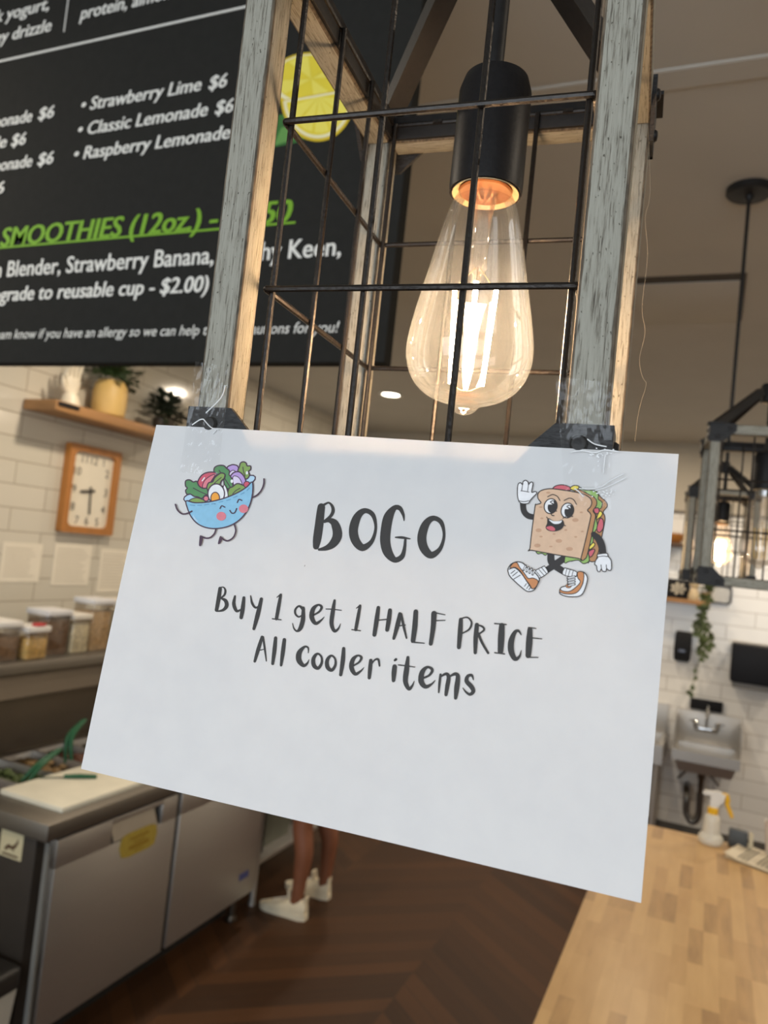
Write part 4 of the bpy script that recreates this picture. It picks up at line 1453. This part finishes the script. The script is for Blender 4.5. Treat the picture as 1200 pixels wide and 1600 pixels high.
conts = [  # y0, y1, height, x centre, content colour, fill, lid colour, red tag, label
    (2.27, 2.41, .17, -2.72, (140, 108, 74), .75, (228, 226, 222), 0, 'clear container of brown grains with white lid at the near end of the row'),
    (2.425, 2.545, .145, -2.69, (222, 184, 106), .8, (226, 222, 216), 1, 'short container of golden oats with white lid and red tag'),
    (2.56, 2.70, .205, -2.74, (122, 90, 58), .92, (214, 214, 216), 0, 'container of dark brown granola under a grey white lid'),
    (2.705, 2.82, .185, -2.72, (228, 214, 182), .9, (222, 216, 204), 0, 'container of cream powder just past the granola'),
    (2.83, 2.965, .25, -2.74, (206, 174, 128), .85, (214, 212, 210), 0, 'tall container of tan cereal with a wide pale lid'),
    (2.97, 3.09, .245, -2.72, (230, 216, 184), .85, (220, 214, 206), 0, 'tall container of pale flour next to the tan cereal'),
    (3.10, 3.22, .225, -2.74, (196, 168, 130), .85, (214, 208, 200), 0, 'tall container partly hidden behind the left edge of the paper sign')]
for ya, yb, h, xc, rgb, fill, lid, red, lb in conts:
    t = thing('food_container', lb, 'container', (xc, (ya + yb) / 2, 1.375), 0, 'food containers on the steel shelf')
    w = (yb - ya) / 2 - .004
    yc = (ya + yb) / 2
    b = NB(); box(b, (xc - w, yc - w, 1.3755), (xc + w, yc + w, 1.375 + h - .022), .008, 3); obj('jar', b, CLR, t)
    b = NB(); box(b, (xc - w + .005, yc - w + .005, 1.379), (xc + w - .005, yc + w - .005, 1.375 + (h - .03) * fill), .006, 2)
    obj('contents', b, mat('contents_%d_%d' % (rgb[0], rgb[2]), rgb, .75, 0, .35, 90, .4), t, kind='stuff')
    b = NB(); box(b, (xc - w - .005, yc - w - .005, 1.375 + h - .026), (xc + w + .005, yc + w + .005, 1.375 + h), .005, 2); li = obj('lid', b, mat('lid_%d' % lid[0], lid, .35), t)
    if red:
        b = NB(); box(b, (xc + w - .03, yc - .02, 1.375 + h), (xc + w + .003, yc + .03, 1.375 + h + .012), .003); obj('tag', b, mat('red_tag', (190, 40, 48), .4), li, label='red tag')

# waste bin by the fridge end
wb = thing('waste_bin', 'black rimmed waste bin with pale body by the near end of the prep fridge', 'bin', (-2.22, 1.95, 0))
b = NB(); loft(b, [[(-2.22 + c * (.10 + e), 1.95 + s * (.10 + e), z) for c, s in ((-1, -1), (1, -1), (1, 1), (-1, 1))] for e, z in ((0, 0), (.025, .36))]); obj('body', b, mat('bin_pale', (186, 182, 170), .5), wb)
b = NB(); box(b, (-2.36, 1.815, .355), (-2.085, 2.085, .44), .02, 3); obj('lid', b, mat('bin_black', (40, 38, 36), .4), wb)
b = NB(); box(b, (-2.345, 1.83, .40), (-2.20, 2.07, .455), .02, 3); obj('flap', b, mat('bin_black', (40, 38, 36), .4), wb)

# steel work table further along, with things on its lower shelf
wt = thing('work_table', 'stainless work table with lower shelf beyond the prep fridge, beside the standing person', 'table', (-2.5, 4.25, 0))
b = NB(); box(b, (-2.88, 3.70, .87), (-2.14, 4.78, .905), .004); obj('tabletop', b, STEEL, wt)
b = NB(); box(b, (-2.86, 3.72, .21), (-2.16, 4.76, .235), .003); obj('lower_shelf', b, STEEL, wt)
for x in (-2.84, -2.17):
    for y in (3.74, 4.74):
        b = NB(); lathe(b, [(.022, 0), (.018, .03), (.018, .87)], (x, y, 0), 14); obj('leg', b, STEEL, wt)
bn = thing('storage_bin', 'grey green storage bin on the lower shelf of the work table', 'bin', (-2.4, 4.02, .235))
b = NB(); loft(b, [[(-2.42 + c * (.18 + e), 4.05 + s * (.15 + e), z) for c, s in ((-1, -1), (1, -1), (1, 1), (-1, 1))] for e, z in ((0, .236), (.02, .50))]); obj('tub', b, mat('bin_green_grey', (96, 98, 84), .5), bn)
b = NB(); box(b, (-2.63, 3.87, .50), (-2.21, 4.23, .525), .006); obj('lid', b, mat('bin_green_grey', (96, 98, 84), .5), bn)
b = NB(); box(b, (-2.72, 3.745, .236), (-2.20, 3.86, .60), .01); tag(obj('storage_box', b, DARK), 'black box on the lower shelf between fridge and grey green bin', 'box')
b = NB(); lathe(b, [(.085, .236), (.10, .30), (.105, .48), (.10, .482), (.09, .30)], (-2.30, 4.48, 0), 24); tag(obj('bucket', b, WHITE_PL), 'white bucket on the lower shelf of the work table behind the person', 'bucket')

# ------------------------------------------------------------------ person at the work table
SKIN = mat('brown_skin', (132, 82, 56), .55, 0, .06, 20)
SHIRT = mat('black_cloth', (38, 37, 40), .85, 0, .15, 90, .1)
person = thing('person', 'person standing at the work table, bare lower legs and white sneakers showing under the sign', 'person', (-1.93, 3.9, 0))


def skin_mesh(verts, edges, rad, root=0, sub=2):
    me = bpy.data.meshes.new('s')
    me.from_pydata(verts, edges, [])
    o = bpy.data.objects.new('s', me)
    COL.objects.link(o)
    m = o.modifiers.new('k', 'SKIN')
    m.use_smooth_shade = True
    for i, v in enumerate(me.skin_vertices[0].data):
        r = rad[i]
        v.radius = r if isinstance(r, tuple) else (r, r)
        v.use_root = (i == root)
    s = o.modifiers.new('s', 'SUBSURF')
    s.levels = s.render_levels = sub
    bpy.context.view_layer.update()
    ev = o.evaluated_get(bpy.context.evaluated_depsgraph_get())
    b = bmesh.new()
    b.from_mesh(ev.to_mesh())
    ev.to_mesh_clear()
    bpy.data.objects.remove(o)
    return b


X0, YN, YF2 = -1.905, 3.76, 4.05          # the near leg's ankle line and the far leg
V, E, R_ = [], [], []


def jv(p, r, frm=None):
    V.append(p); R_.append(r)
    if frm is not None:
        E.append((frm, len(V) - 1))
    return len(V) - 1


pel = jv((-1.90, 3.90, .88), (.145, .11))
wai = jv((-1.91, 3.90, 1.02), (.125, .09), pel)
che = jv((-1.93, 3.90, 1.22), (.15, .10), wai)
nec0 = jv((-1.95, 3.90, 1.36), (.085, .06), che)
nec = jv((-1.97, 3.90, 1.43), (.05, .05), nec0)
jaw = jv((-2.01, 3.90, 1.50), (.062, .07), nec)
hed = jv((-2.01, 3.90, 1.58), (.076, .09), jaw)
top = jv((-1.995, 3.90, 1.645), (.06, .07), hed)
for sgn, yl, xl in ((-1, YN, X0), (1, YF2, X0 + .015)):
    hp = jv((-1.90, 3.90 + sgn * .09, .80), .088, pel)
    kn_ = jv((-1.93, 3.90 + sgn * .125, .47), .060, hp)
    cf = jv((xl + .012, yl - sgn * .006, .34), (.054, .058), kn_)
    sk = jv((xl + .004, yl, .20), .041, cf)
    an = jv((xl, yl, .09), .034, sk)
    ht = jv((xl - .03, yl, .045), .030, an)
    jv((xl - .12, yl, .035), .026, ht)
    shd = jv((-1.95, 3.90 + sgn * .17, 1.33), .055, nec0)
    elb = jv((-1.97, 3.90 + sgn * .23, 1.07), .042, shd)
    wr = jv((-2.17, 3.90 + sgn * .17, .985), .028, elb)
    pm = jv((-2.235, 3.90 + sgn * .16, .965), (.030, .018), wr)
    jv((-2.215, 3.90 + sgn * .12, .955), .011, wr)
    for k in range(4):
        kk = jv((-2.275, 3.90 + sgn * (.185 - .019 * k), .955), .0095, pm)
        jv((-2.30 - (.008 if k in (1, 2) else 0), 3.90 + sgn * (.188 - .020 * k), .928), .0085, kk)
obj('body', skin_mesh(V, E, R_, pel), SKIN, person, smooth=80)
# clothes
V, E, R_ = [], [], []
a = jv((-1.90, 3.90, .82), (.160, .128)); c = jv((-1.91, 3.90, 1.02), (.135, .10), a); e = jv((-1.93, 3.90, 1.22), (.158, .108), c); n_ = jv((-1.945, 3.90, 1.345), (.092, .066), e)
for sgn in (-1, 1):
    s_ = jv((-1.95, 3.90 + sgn * .172, 1.335), .062, n_); jv((-1.962, 3.90 + sgn * .205, 1.19), .056, s_)
obj('shirt', skin_mesh(V, E, R_, 0), SHIRT, person, smooth=80)
V, E, R_ = [], [], []
a = jv((-1.90, 3.90, .92), (.15, .115)); c = jv((-1.90, 3.90, .84), (.152, .12), a)
for sgn in (-1, 1):
    s_ = jv((-1.90, 3.90 + sgn * .092, .74), .099, c); jv((-1.918, 3.90 + sgn * .112, .53), .084, s_)
obj('shorts', skin_mesh(V, E, R_, 0), SHIRT, person, smooth=80)
b = NB(); sphere(b, (-1.985, 3.90, 1.615), .098, (1.0, .88, .92), 24, 14)
for v in b.verts:
    if v.co.x < -2.045 and v.co.z < 1.65:
        v.co.x = -2.045 + (v.co.x + 2.045) * .1
sphere(b, (-1.88, 3.90, 1.60), .045, (1, 1, 1.1)); obj('hair', b, mat('dark_hair', (34, 26, 22), .6, 0, .3, 80, .2, (1, 1, .1)), person, smooth=80)
b = NB()
tube(b, [(-2.075, 3.90, 1.585), (-2.098, 3.90, 1.55), (-2.088, 3.90, 1.538)], [.007, .012, .009], 10)
for s in (-1, 1):
    sphere(b, (-2.0, 3.90 + s * .079, 1.565), .022, (.7, .35, 1.2), 10, 6)
obj('nose_and_ears', b, SKIN, person, smooth=80)
b = NB()
for s in (-1, 1):
    sphere(b, (-2.079, 3.90 + s * .030, 1.585), .010, (.6, 1.2, .7), 10, 6)
obj('eyes', b, WHITE_PL, person)
b = NB(); sphere(b, (-2.078, 3.90, 1.508), .02, (.4, 1.1, .3), 12, 6); obj('mouth', b, mat('lips', (140, 74, 66), .5), person)
SNK = mat('white_sneaker', (226, 214, 186), .6, 0, .05, 40, .1)


def shoe(xh, y, toe):
    """sneaker pointing to -X; xh = back of the heel"""
    L = .270
    secs = [(0.0, .026, .085), (.03, .033, .100), (.07, .036, .098), (.11, .037, .082), (.15, .041, .066), (.19, .045, .056), (.23, .042, .048), (.26, .028, .036), (.270, .012, .026)]
    b = NB()
    rings = []
    for s, w, h in secs:
        x = xh - s
        rings.append([(x, y - w, .024), (x, y - w * 1.02, .024 + (h - .024) * .35), (x, y - w * .78, .024 + (h - .024) * .78), (x, y - w * .36, h), (x, y + w * .36, h), (x, y + w * .78, .024 + (h - .024) * .78), (x, y + w * 1.02, .024 + (h - .024) * .35), (x, y + w, .024)])
    loft(b, rings)
    # tongue standing up in front of the ankle, and a heel tab
    loft(b, [[(xh - .095 - dz * .2 + e, y + s * .021, .075 + dz) for e, s in ((-.006, -1), (-.006, 1), (.006, 1), (.006, -1))] for dz in (0, .035, .060)])
    loft(b, [[(xh - .008 + dz * .1 + e, y + s * .018, .078 + dz) for e, s in ((-.005, -1), (-.005, 1), (.005, 1), (.005, -1))] for dz in (0, .03, .042)])
    sh_ = obj('sneaker', b, SNK, person, smooth=60)
    b = NB()
    out = [(xh + .006, .020), (xh - .03, .036), (xh - .10, .038), (xh - .17, .044), (xh - .23, .044), (xh - .262, .030), (xh - .278, .012)]
    ring_ = [(x, y - w) for x, w in out] + [(x, y + w) for x, w in reversed(out)]
    prism(b, ring_, 2, 0.0, .030); obj('sole', b, mat('sneaker_sole', (232, 222, 196), .6), sh_)
    b = NB()
    for k in range(4):
        xx, zz = xh - .125 - .022 * k, .083 - .0085 * k
        tube(b, [(xx, y - .026, zz - .004), (xx - .004, y, zz + .006), (xx, y + .026, zz - .004)], .003, 6)
    obj('laces', b, WHITE_PL, sh_)


shoe(-1.845, YN, 0)
shoe(-1.855, YF2, 0)

# ------------------------------------------------------------------ butcher block counter
CY1 = 3.24
ct = thing('counter', 'butcher block counter with strip laminated wood top under the pendants', 'counter', (.2, 1.75, 0))
b = NB(); box(b, (-.272, .45, 1.01), (.75, CY1, 1.05), .003); obj('worktop', b, butcher_mat(), ct)
b = NB(); box(b, (-.23, .5, .08), (.70, CY1 - .04, 1.012)); obj('base_cabinet', b, mat('cabinet_brown', (66, 52, 40), .6, 0, .1, 12), ct)
b = NB(); box(b, (-.20, .53, 0), (.67, CY1 - .07, .08)); obj('plinth', b, DARK, ct)
ZT = 1.0505
sp = thing('spray_bottle', 'white spray bottle with yellow collar and trigger at the far end of the counter', 'spray bottle', (.068, 3.185, ZT))
sx, sy = .068, 3.185
KS = Matrix.Translation((sx, sy, ZT)) @ Matrix.Scale(.90, 4) @ Matrix.Translation((-sx, -sy, -ZT))
b = NB(); lathe(b, [(.044, 0), (.048, .006), (.048, .026), (.040, .036), (.033, .042), (.031, .09), (.029, .108), (.018, .122), (.014, .125)], (sx, sy, ZT), 32); b.transform(KS); obj('bottle', b, mat('milky_bottle', (218, 214, 200), .4, 0, .04, 20), sp)
YEL = mat('spray_yellow', (232, 182, 30), .4)
b = NB(); lathe(b, [(.0195, .112), (.0205, .116), (.0205, .142), (.017, .146)], (sx, sy, ZT), 28); b.transform(KS); obj('collar', b, YEL, sp)
b = NB()
prism(b, [(sx - .013, ZT + .145), (sx + .013, ZT + .145), (sx + .036, ZT + .178), (sx + .044, ZT + .205), (sx + .012, ZT + .212), (sx - .038, ZT + .205), (sx - .044, ZT + .196), (sx - .036, ZT + .191), (sx - .012, ZT + .192)], 1, sy - .012, sy + .012)
b.transform(KS); obj('spray_head', b, WHITE_PL, sp)
b = NB(); tube(b, [(sx + .030, sy, ZT + .200), (sx + .048, sy, ZT + .200), (sx + .052, sy, ZT + .185), (sx + .050, sy, ZT + .170), (sx + .066, sy, ZT + .135), (sx + .074, sy, ZT + .118)], [.012, .011, .010, .009, .008, .006], 10)
b.transform(KS); obj('trigger', b, YEL, sp)
# leaflet
lf = thing('leaflet', 'folded printed leaflet lying on the butcher block counter', 'leaflet', (.2, 3.0, ZT))
c0 = at(1131, 1339, 2, ZT); c1 = at(1161, 1321, 2, ZT); c2 = at(1200, 1365, 2, ZT)
ux = (c2 - c0).normalized(); uy = (c1 - c0).normalized()
o0 = Vector((c0.x, c0.y, ZT))
b = NB()
Wl, Ll = .235, (c1 - c0).length
for k, (za, zb) in enumerate(((.0005, .0015), (.006, .0072))):
    g = []
    for i in range(13):
        s = i / 12
        curl = .012 * (1 - s) ** 3 if k else 0
        lift = za + (.010 * math.exp(-((s - .0) / .1) ** 2) if k else 0)
        for t_ in (0, 1):
            p = o0 + ux * (Wl * s) + uy * (Ll * t_)
            g.append(b.verts.new((p.x, p.y, ZT + lift)))
            g.append(b.verts.new((p.x, p.y, ZT + lift + .0008)))
    for i in range(12):
        q = i * 4
        b.faces.new((g[q], g[q + 2], g[q + 6], g[q + 4])); b.faces.new((g[q + 1], g[q + 5], g[q + 7], g[q + 3]))
        b.faces.new((g[q], g[q + 4], g[q + 5], g[q + 1])); b.faces.new((g[q + 2], g[q + 3], g[q + 7], g[q + 6]))
    b.faces.new((g[0], g[1], g[3], g[2])); b.faces.new((g[48], g[50], g[51], g[49]))
obj('sheet', b, mat('leaflet_paper', (226, 214, 188), .6), lf)
b = NB()
for s in (.16, .22, .28, .44, .50, .56, .60, .76, .82, .88):
    p = o0 + ux * (Wl * s)
    w = .022 / 6
    pts = [p + uy * (Ll * .12), p + ux * w * 1.6 + uy * (Ll * .12), p + ux * w * 1.6 + uy * (Ll * .86), p + uy * (Ll * .86)]
    b.faces.new([b.verts.new((q.x, q.y, ZT + .0084)) for q in pts])
obj('print', b, mat('leaflet_print', (128, 122, 108), .6), lf)
# dark card stand and white cup at the end of the counter
b = NB(); box(b, (.128, 3.19, ZT), (.192, 3.225, ZT + .064), .006); cs = obj('card_reader', b, mat('reader_grey', (70, 74, 76), .5)); tag(cs, 'dark grey card reader at the counter end beside the spray bottle', 'card reader')
b = NB(); box(b, (.196, 3.19, ZT), (.210, 3.215, ZT + .062), .004); tag(obj('card_stand', b, mat('cream_card', (214, 202, 172), .6)), 'small cream card standing against the dark card reader', 'card')
b = NB(); lathe(b, [(.030, 0), (.033, .004), (.043, .118), (.044, .12), (.041, .118), (.031, .008)], (.285, 3.19, ZT), 28); tag(obj('paper_cup', b, mat('cup_white', (214, 202, 192), .5)), 'pale paper cup at the far end of the counter', 'cup')

# ------------------------------------------------------------------ back wall
yb_ = YB
sk = thing('hand_sink', 'stainless wall hand sink with gooseneck tap and exposed trap on the back wall', 'sink', (.06, 6.4, .62))
b = NB()
xa, xb, ya = -.175, .285, 6.16
loft(b, [[(xa, ya, .70), (xb, ya, .70), (xb, yb_ - .005, .70), (xa, yb_ - .005, .70)], [(xa, ya, .775), (xb, ya, .775), (xb, yb_ - .005, .775), (xa, yb_ - .005, .775)],
         [(xa + .03, ya + .03, .775), (xb - .03, ya + .03, .775), (xb - .03, yb_ - .08, .775), (xa + .03, yb_ - .08, .775)], [(xa + .06, ya + .05, .63), (xb - .06, ya + .05, .63), (xb - .06, yb_ - .10, .63), (xa + .06, yb_ - .10, .63)]], (False, True))
loft(b, [[(xa + .05, ya + .04, .62), (xb - .05, ya + .04, .62), (xb - .05, yb_ - .09, .62), (xa + .05, yb_ - .09, .62)], [(xa + .02, ya + .01, .71), (xb - .02, ya + .01, .71), (xb - .02, yb_ - .04, .71), (xa + .02, yb_ - .04, .71)]], (True, False))
obj('basin', b, STEEL, sk)
b = NB(); box(b, (xa, yb_ - .03, .775), (xb, yb_ - .002, 1.01), .003); box(b, (xb - .006, ya + .05, .775), (xb, yb_ - .02, .98), .002); box(b, (xa, ya + .05, .775), (xa + .006, yb_ - .02, .98), .002); obj('splash_guard', b, STEEL, sk)
b = NB()
box(b, (-.04, yb_ - .06, .865), (.13, yb_ - .03, .905), .01)
for x in (-.035, .125):
    lathe(b, [(.016, 0), (.016, .03), (.02, .04), (.012, .055)], (x, yb_ - .05, .895), 14)
    tube(b, [(x, yb_ - .05, .94), (x + (.04 if x > 0 else -.04), yb_ - .09, .945)], .006, 8)
tube(b, [(.045, yb_ - .045, .89), (.045, yb_ - .05, 1.02), (.045, yb_ - .09, 1.07), (.045, yb_ - .15, 1.06), (.045, yb_ - .17, .99)], .010, 10)
obj('tap', b, CHROME, sk)
b = NB()
lathe(b, [(.03, .60), (.028, .55), (.02, .54), (.02, .42)], (.04, 6.38, 0), 16)
tube(b, spline([(.04, 6.38, .44), (.04, 6.38, .28), (.0, 6.38, .22), (-.045, 6.39, .28), (-.05, 6.40, .40), (-.06, 6.46, .44), (-.06, 6.59, .44)], n=5), .025, 12)
for x in (-.12, .16):
    tube(b, spline([(x, 6.59, .48), (x, 6.50, .50), (x * .4, 6.50, .60), (x * .4, 6.52, .66)], n=5), .008, 8)
obj('drain_trap', b, mat('dull_chrome', (120, 116, 110), .3, 1), sk)
tb = thing('utility_sink', 'second stainless sink cut off by the paper sign, beside the hand sink', 'sink', (-.5, 6.35, 0))
b = NB()
xa, xb, ya = -.80, -.235, 6.05
loft(b, [[(xa, ya, .66), (xb, ya, .66), (xb, yb_ - .005, .66), (xa, yb_ - .005, .66)], [(xa, ya, .80), (xb, ya, .80), (xb, yb_ - .005, .80), (xa, yb_ - .005, .80)],
         [(xa + .03, ya + .03, .80), (xb - .03, ya + .03, .80), (xb - .03, yb_ - .06, .80), (xa + .03, yb_ - .06, .80)], [(xa + .05, ya + .05, .60), (xb - .05, ya + .05, .60), (xb - .05, yb_ - .08, .60), (xa + .05, yb_ - .08, .60)]], (True, True))
obj('basin', b, STEEL, tb)
b = NB(); box(b, (xa, yb_ - .03, .80), (xb, yb_ - .002, 1.03), .003); obj('splash_guard', b, STEEL, tb)
for x in (xa + .04, xb - .04):
    for y in (ya + .05, yb_ - .08):
        b = NB(); lathe(b, [(.02, 0), (.018, .02), (.018, .66)], (x, y, 0), 12); obj('leg', b, STEEL, tb)
b = NB(); box(b, (-.085, yb_ - .03, 1.025), (.150, yb_ - .002, 1.108), .004); tag(obj('wall_plaque', b, BLACK_PL), 'long narrow black plaque on the tiles just over the hand sink', 'sign')
sd = thing('soap_dispenser', 'black soap dispenser on the back wall beside the trailing vine', 'soap dispenser', (-.17, YB, 1.38))
b = NB(); loft(b, [[(-.172 + w * cx_, yb_ - d_ if cz_ else yb_ - .002, z) for cx_, cz_ in ((-1, 0), (-1, 1), (1, 1), (1, 0))] for w, d_, z in ((.045, .05, 1.378), (.060, .085, 1.40), (.064, .10, 1.47), (.062, .10, 1.58), (.055, .085, 1.613))]); obj('case', b, BLACK_PL, sd)
b = NB(); box(b, (-.20, yb_ - .102, 1.455), (-.15, yb_ - .096, 1.475), .002); obj('window', b, mat('dispenser_window', (96, 104, 124), .3), sd)
tw = thing('towel_dispenser', 'large black paper towel dispenser on the back wall', 'towel dispenser', (.36, YB, 1.27))
b = NB(); box(b, (.178, yb_ - .22, 1.30), (.53, yb_ - .002, 1.585), .012, 3); obj('case', b, mat('tinted_black', (24, 25, 29), .5, spec=.18), tw)
b = NB(); box(b, (.195, yb_ - .20, 1.258), (.515, yb_ - .004, 1.30), .006); obj('tray', b, mat('tray_grey', (118, 116, 112), .5), tw)
# back shelf with picture, figurine, tray and vine
b = NB(); box(b, (-.78, yb_ - .20, 1.838), (.0, yb_ - .002, 1.872), .003); tag(obj('wall_shelf', b, OAK), 'brown wooden shelf on the back wall under the farthest pendant', 'shelf')
pc = thing('picture_frame', 'black framed picture of a white flower standing on the brown back shelf', 'picture', (-.24, 6.5, 1.872))
b = NB(); box(b, (-.325, yb_ - .10, 1.872), (-.155, yb_ - .075, 2.02), .003); fo = obj('frame', b, BLACK_PL, pc)
b = NB(); cxp, czp = -.24, 1.948
for k in range(7):
    a = 2 * pi * k / 7
    pts = [(cxp, czp), (cxp + .05 * cos(a - .3), czp + .042 * sin(a - .3)), (cxp + .062 * cos(a), czp + .052 * sin(a)), (cxp + .05 * cos(a + .3), czp + .042 * sin(a + .3))]
    b.faces.new([b.verts.new((x, yb_ - .1015 - k * .0002, z)) for x, z in pts])
obj('flower_print', b, mat('flower_white', (196, 188, 168), .6), pc, smooth=0)
b = NB(); lathe(b, [(.035, 0), (.042, .02), (.034, .07), (.022, .09), (.034, .11), (.036, .135), (.022, .16), (.004, .165)], (-.122, yb_ - .165, 1.872), 20); tag(obj('figurine', b, mat('figurine_cream', (206, 184, 146), .45)), 'small round headed cream figurine beside the flower picture', 'figurine')
mr = thing('wall_tray', 'white tray with rounded black rim behind the vine on the back wall', 'tray', (.07, YB, 1.86))
b = NB()
o_, i_ = rrect(-.03, .15, 1.862, 2.01, .03), rrect(-.018, .138, 1.874, 1.998, .022)
loft(b, [[(p[0], yb_ - .002, p[1]) for p in o_], [(p[0], yb_ - .022, p[1]) for p in o_], [(p[0], yb_ - .022, p[1]) for p in i_], [(p[0], yb_ - .010, p[1]) for p in i_]], (False, False)); obj('rim', b, BLACK_PL, mr)
b = NB(); b.faces.new([b.verts.new((p[0], yb_ - .010, p[1])) for p in i_]); obj('panel', b, WHITE_PL, mr, smooth=0)
vn = thing('trailing_vine', 'green vine trailing down the back wall from a pot on the brown shelf', 'plant', (-.03, 6.48, 1.872))
b = NB(); lathe(b, [(.030, 0), (.036, .03), (.040, .07), (.034, .072), (.032, .05)], (-.035, yb_ - .11, 1.872), 20); box(b, (-.060, yb_ - .13, 1.8725), (-.010, yb_ - .09, 1.876)); obj('pot', b, mat('vine_pot', (150, 126, 88), .5), vn)
b = foliage((-.03, yb_ - .12, 1.97), (.06, .05, .05), 40, .05, 21)
path = spline([(-.03, yb_ - .14, 1.93), (-.045, yb_ - .19, 1.86), (-.05, yb_ - .10, 1.78), (-.05, yb_ - .07, 1.70), (-.02, yb_ - .06, 1.62), (.0, yb_ - .06, 1.55), (-.03, yb_ - .06, 1.45), (-.06, yb_ - .06, 1.35), (-.075, yb_ - .06, 1.22), (-.09, yb_ - .06, 1.15)], n=6)
tube(b, path, .003, 6)
rnd = random.Random(31)
for i, p in enumerate(path):
    z = p[2]
    dens = 4 if 1.72 > z > 1.47 else (2 if z > 1.7 else (1 if i % 3 == 0 else 0))
    for q in range(dens):
        c = Vector(p) + Vector((rnd.gauss(0, .028 if dens == 4 else .01), -abs(rnd.gauss(0, .012)), rnd.gauss(0, .012)))
        a = rnd.uniform(0, 2 * pi)
        L = .038 + rnd.random() * .02
        dv = Vector((cos(a), -.3, sin(a) - .5)).normalized()
        s = dv.cross(Vector((0, 1, 0))).normalized() * L * .38
        b.faces.new([b.verts.new(v) for v in (c, c + dv * L * .5 + s, c + dv * L, c + dv * L * .5 - s)])
obj('foliage', b, mat('vine_green', (74, 86, 44), .5, 0, .35, 30), vn, smooth=0)
# upper shelf with a bowl and jars
b = NB(); box(b, (-.80, yb_ - .20, 2.275), (-.20, yb_ - .002, 2.305), .003); tag(obj('wall_shelf', b, mat('dark_shelf', (84, 62, 44), .5)), 'dark upper shelf on the back wall glimpsed between sign and pendant', 'shelf')
b = NB(); lathe(b, [(.04, 0), (.075, .035), (.085, .07), (.08, .07), (.04, .012)], (-.30, yb_ - .11, 2.306), 24); tag(obj('bowl', b, CLOCKWOOD), 'orange brown bowl on the dark upper shelf of the back wall', 'bowl')
for x, w in ((-.40, 'nearer the pendant'), (-.52, 'behind the edge of the paper sign')):
    t = thing('storage_jar', 'clear jar under the dark upper shelf, ' + w, 'jar', (x, yb_ - .15, 1.872))
    b = NB(); lathe(b, [(.045, .001), (.050, .01), (.050, .25), (.04, .275)], (x, yb_ - .045 - .05 + .03, 1.872), 20); obj('glass', b, CLR, t)
    b = NB(); lathe(b, [(.044, .004), (.044, .11)], (x, yb_ - .065, 1.872), 20); obj('contents', b, mat('jar_tea', (150, 128, 88), .7, 0, .3, 60), t, kind='stuff')
    b = NB(); lathe(b, [(.043, .272), (.045, .30), (.03, .305)], (x, yb_ - .065, 1.872), 20); obj('lid', b, WHITE_PL, t)
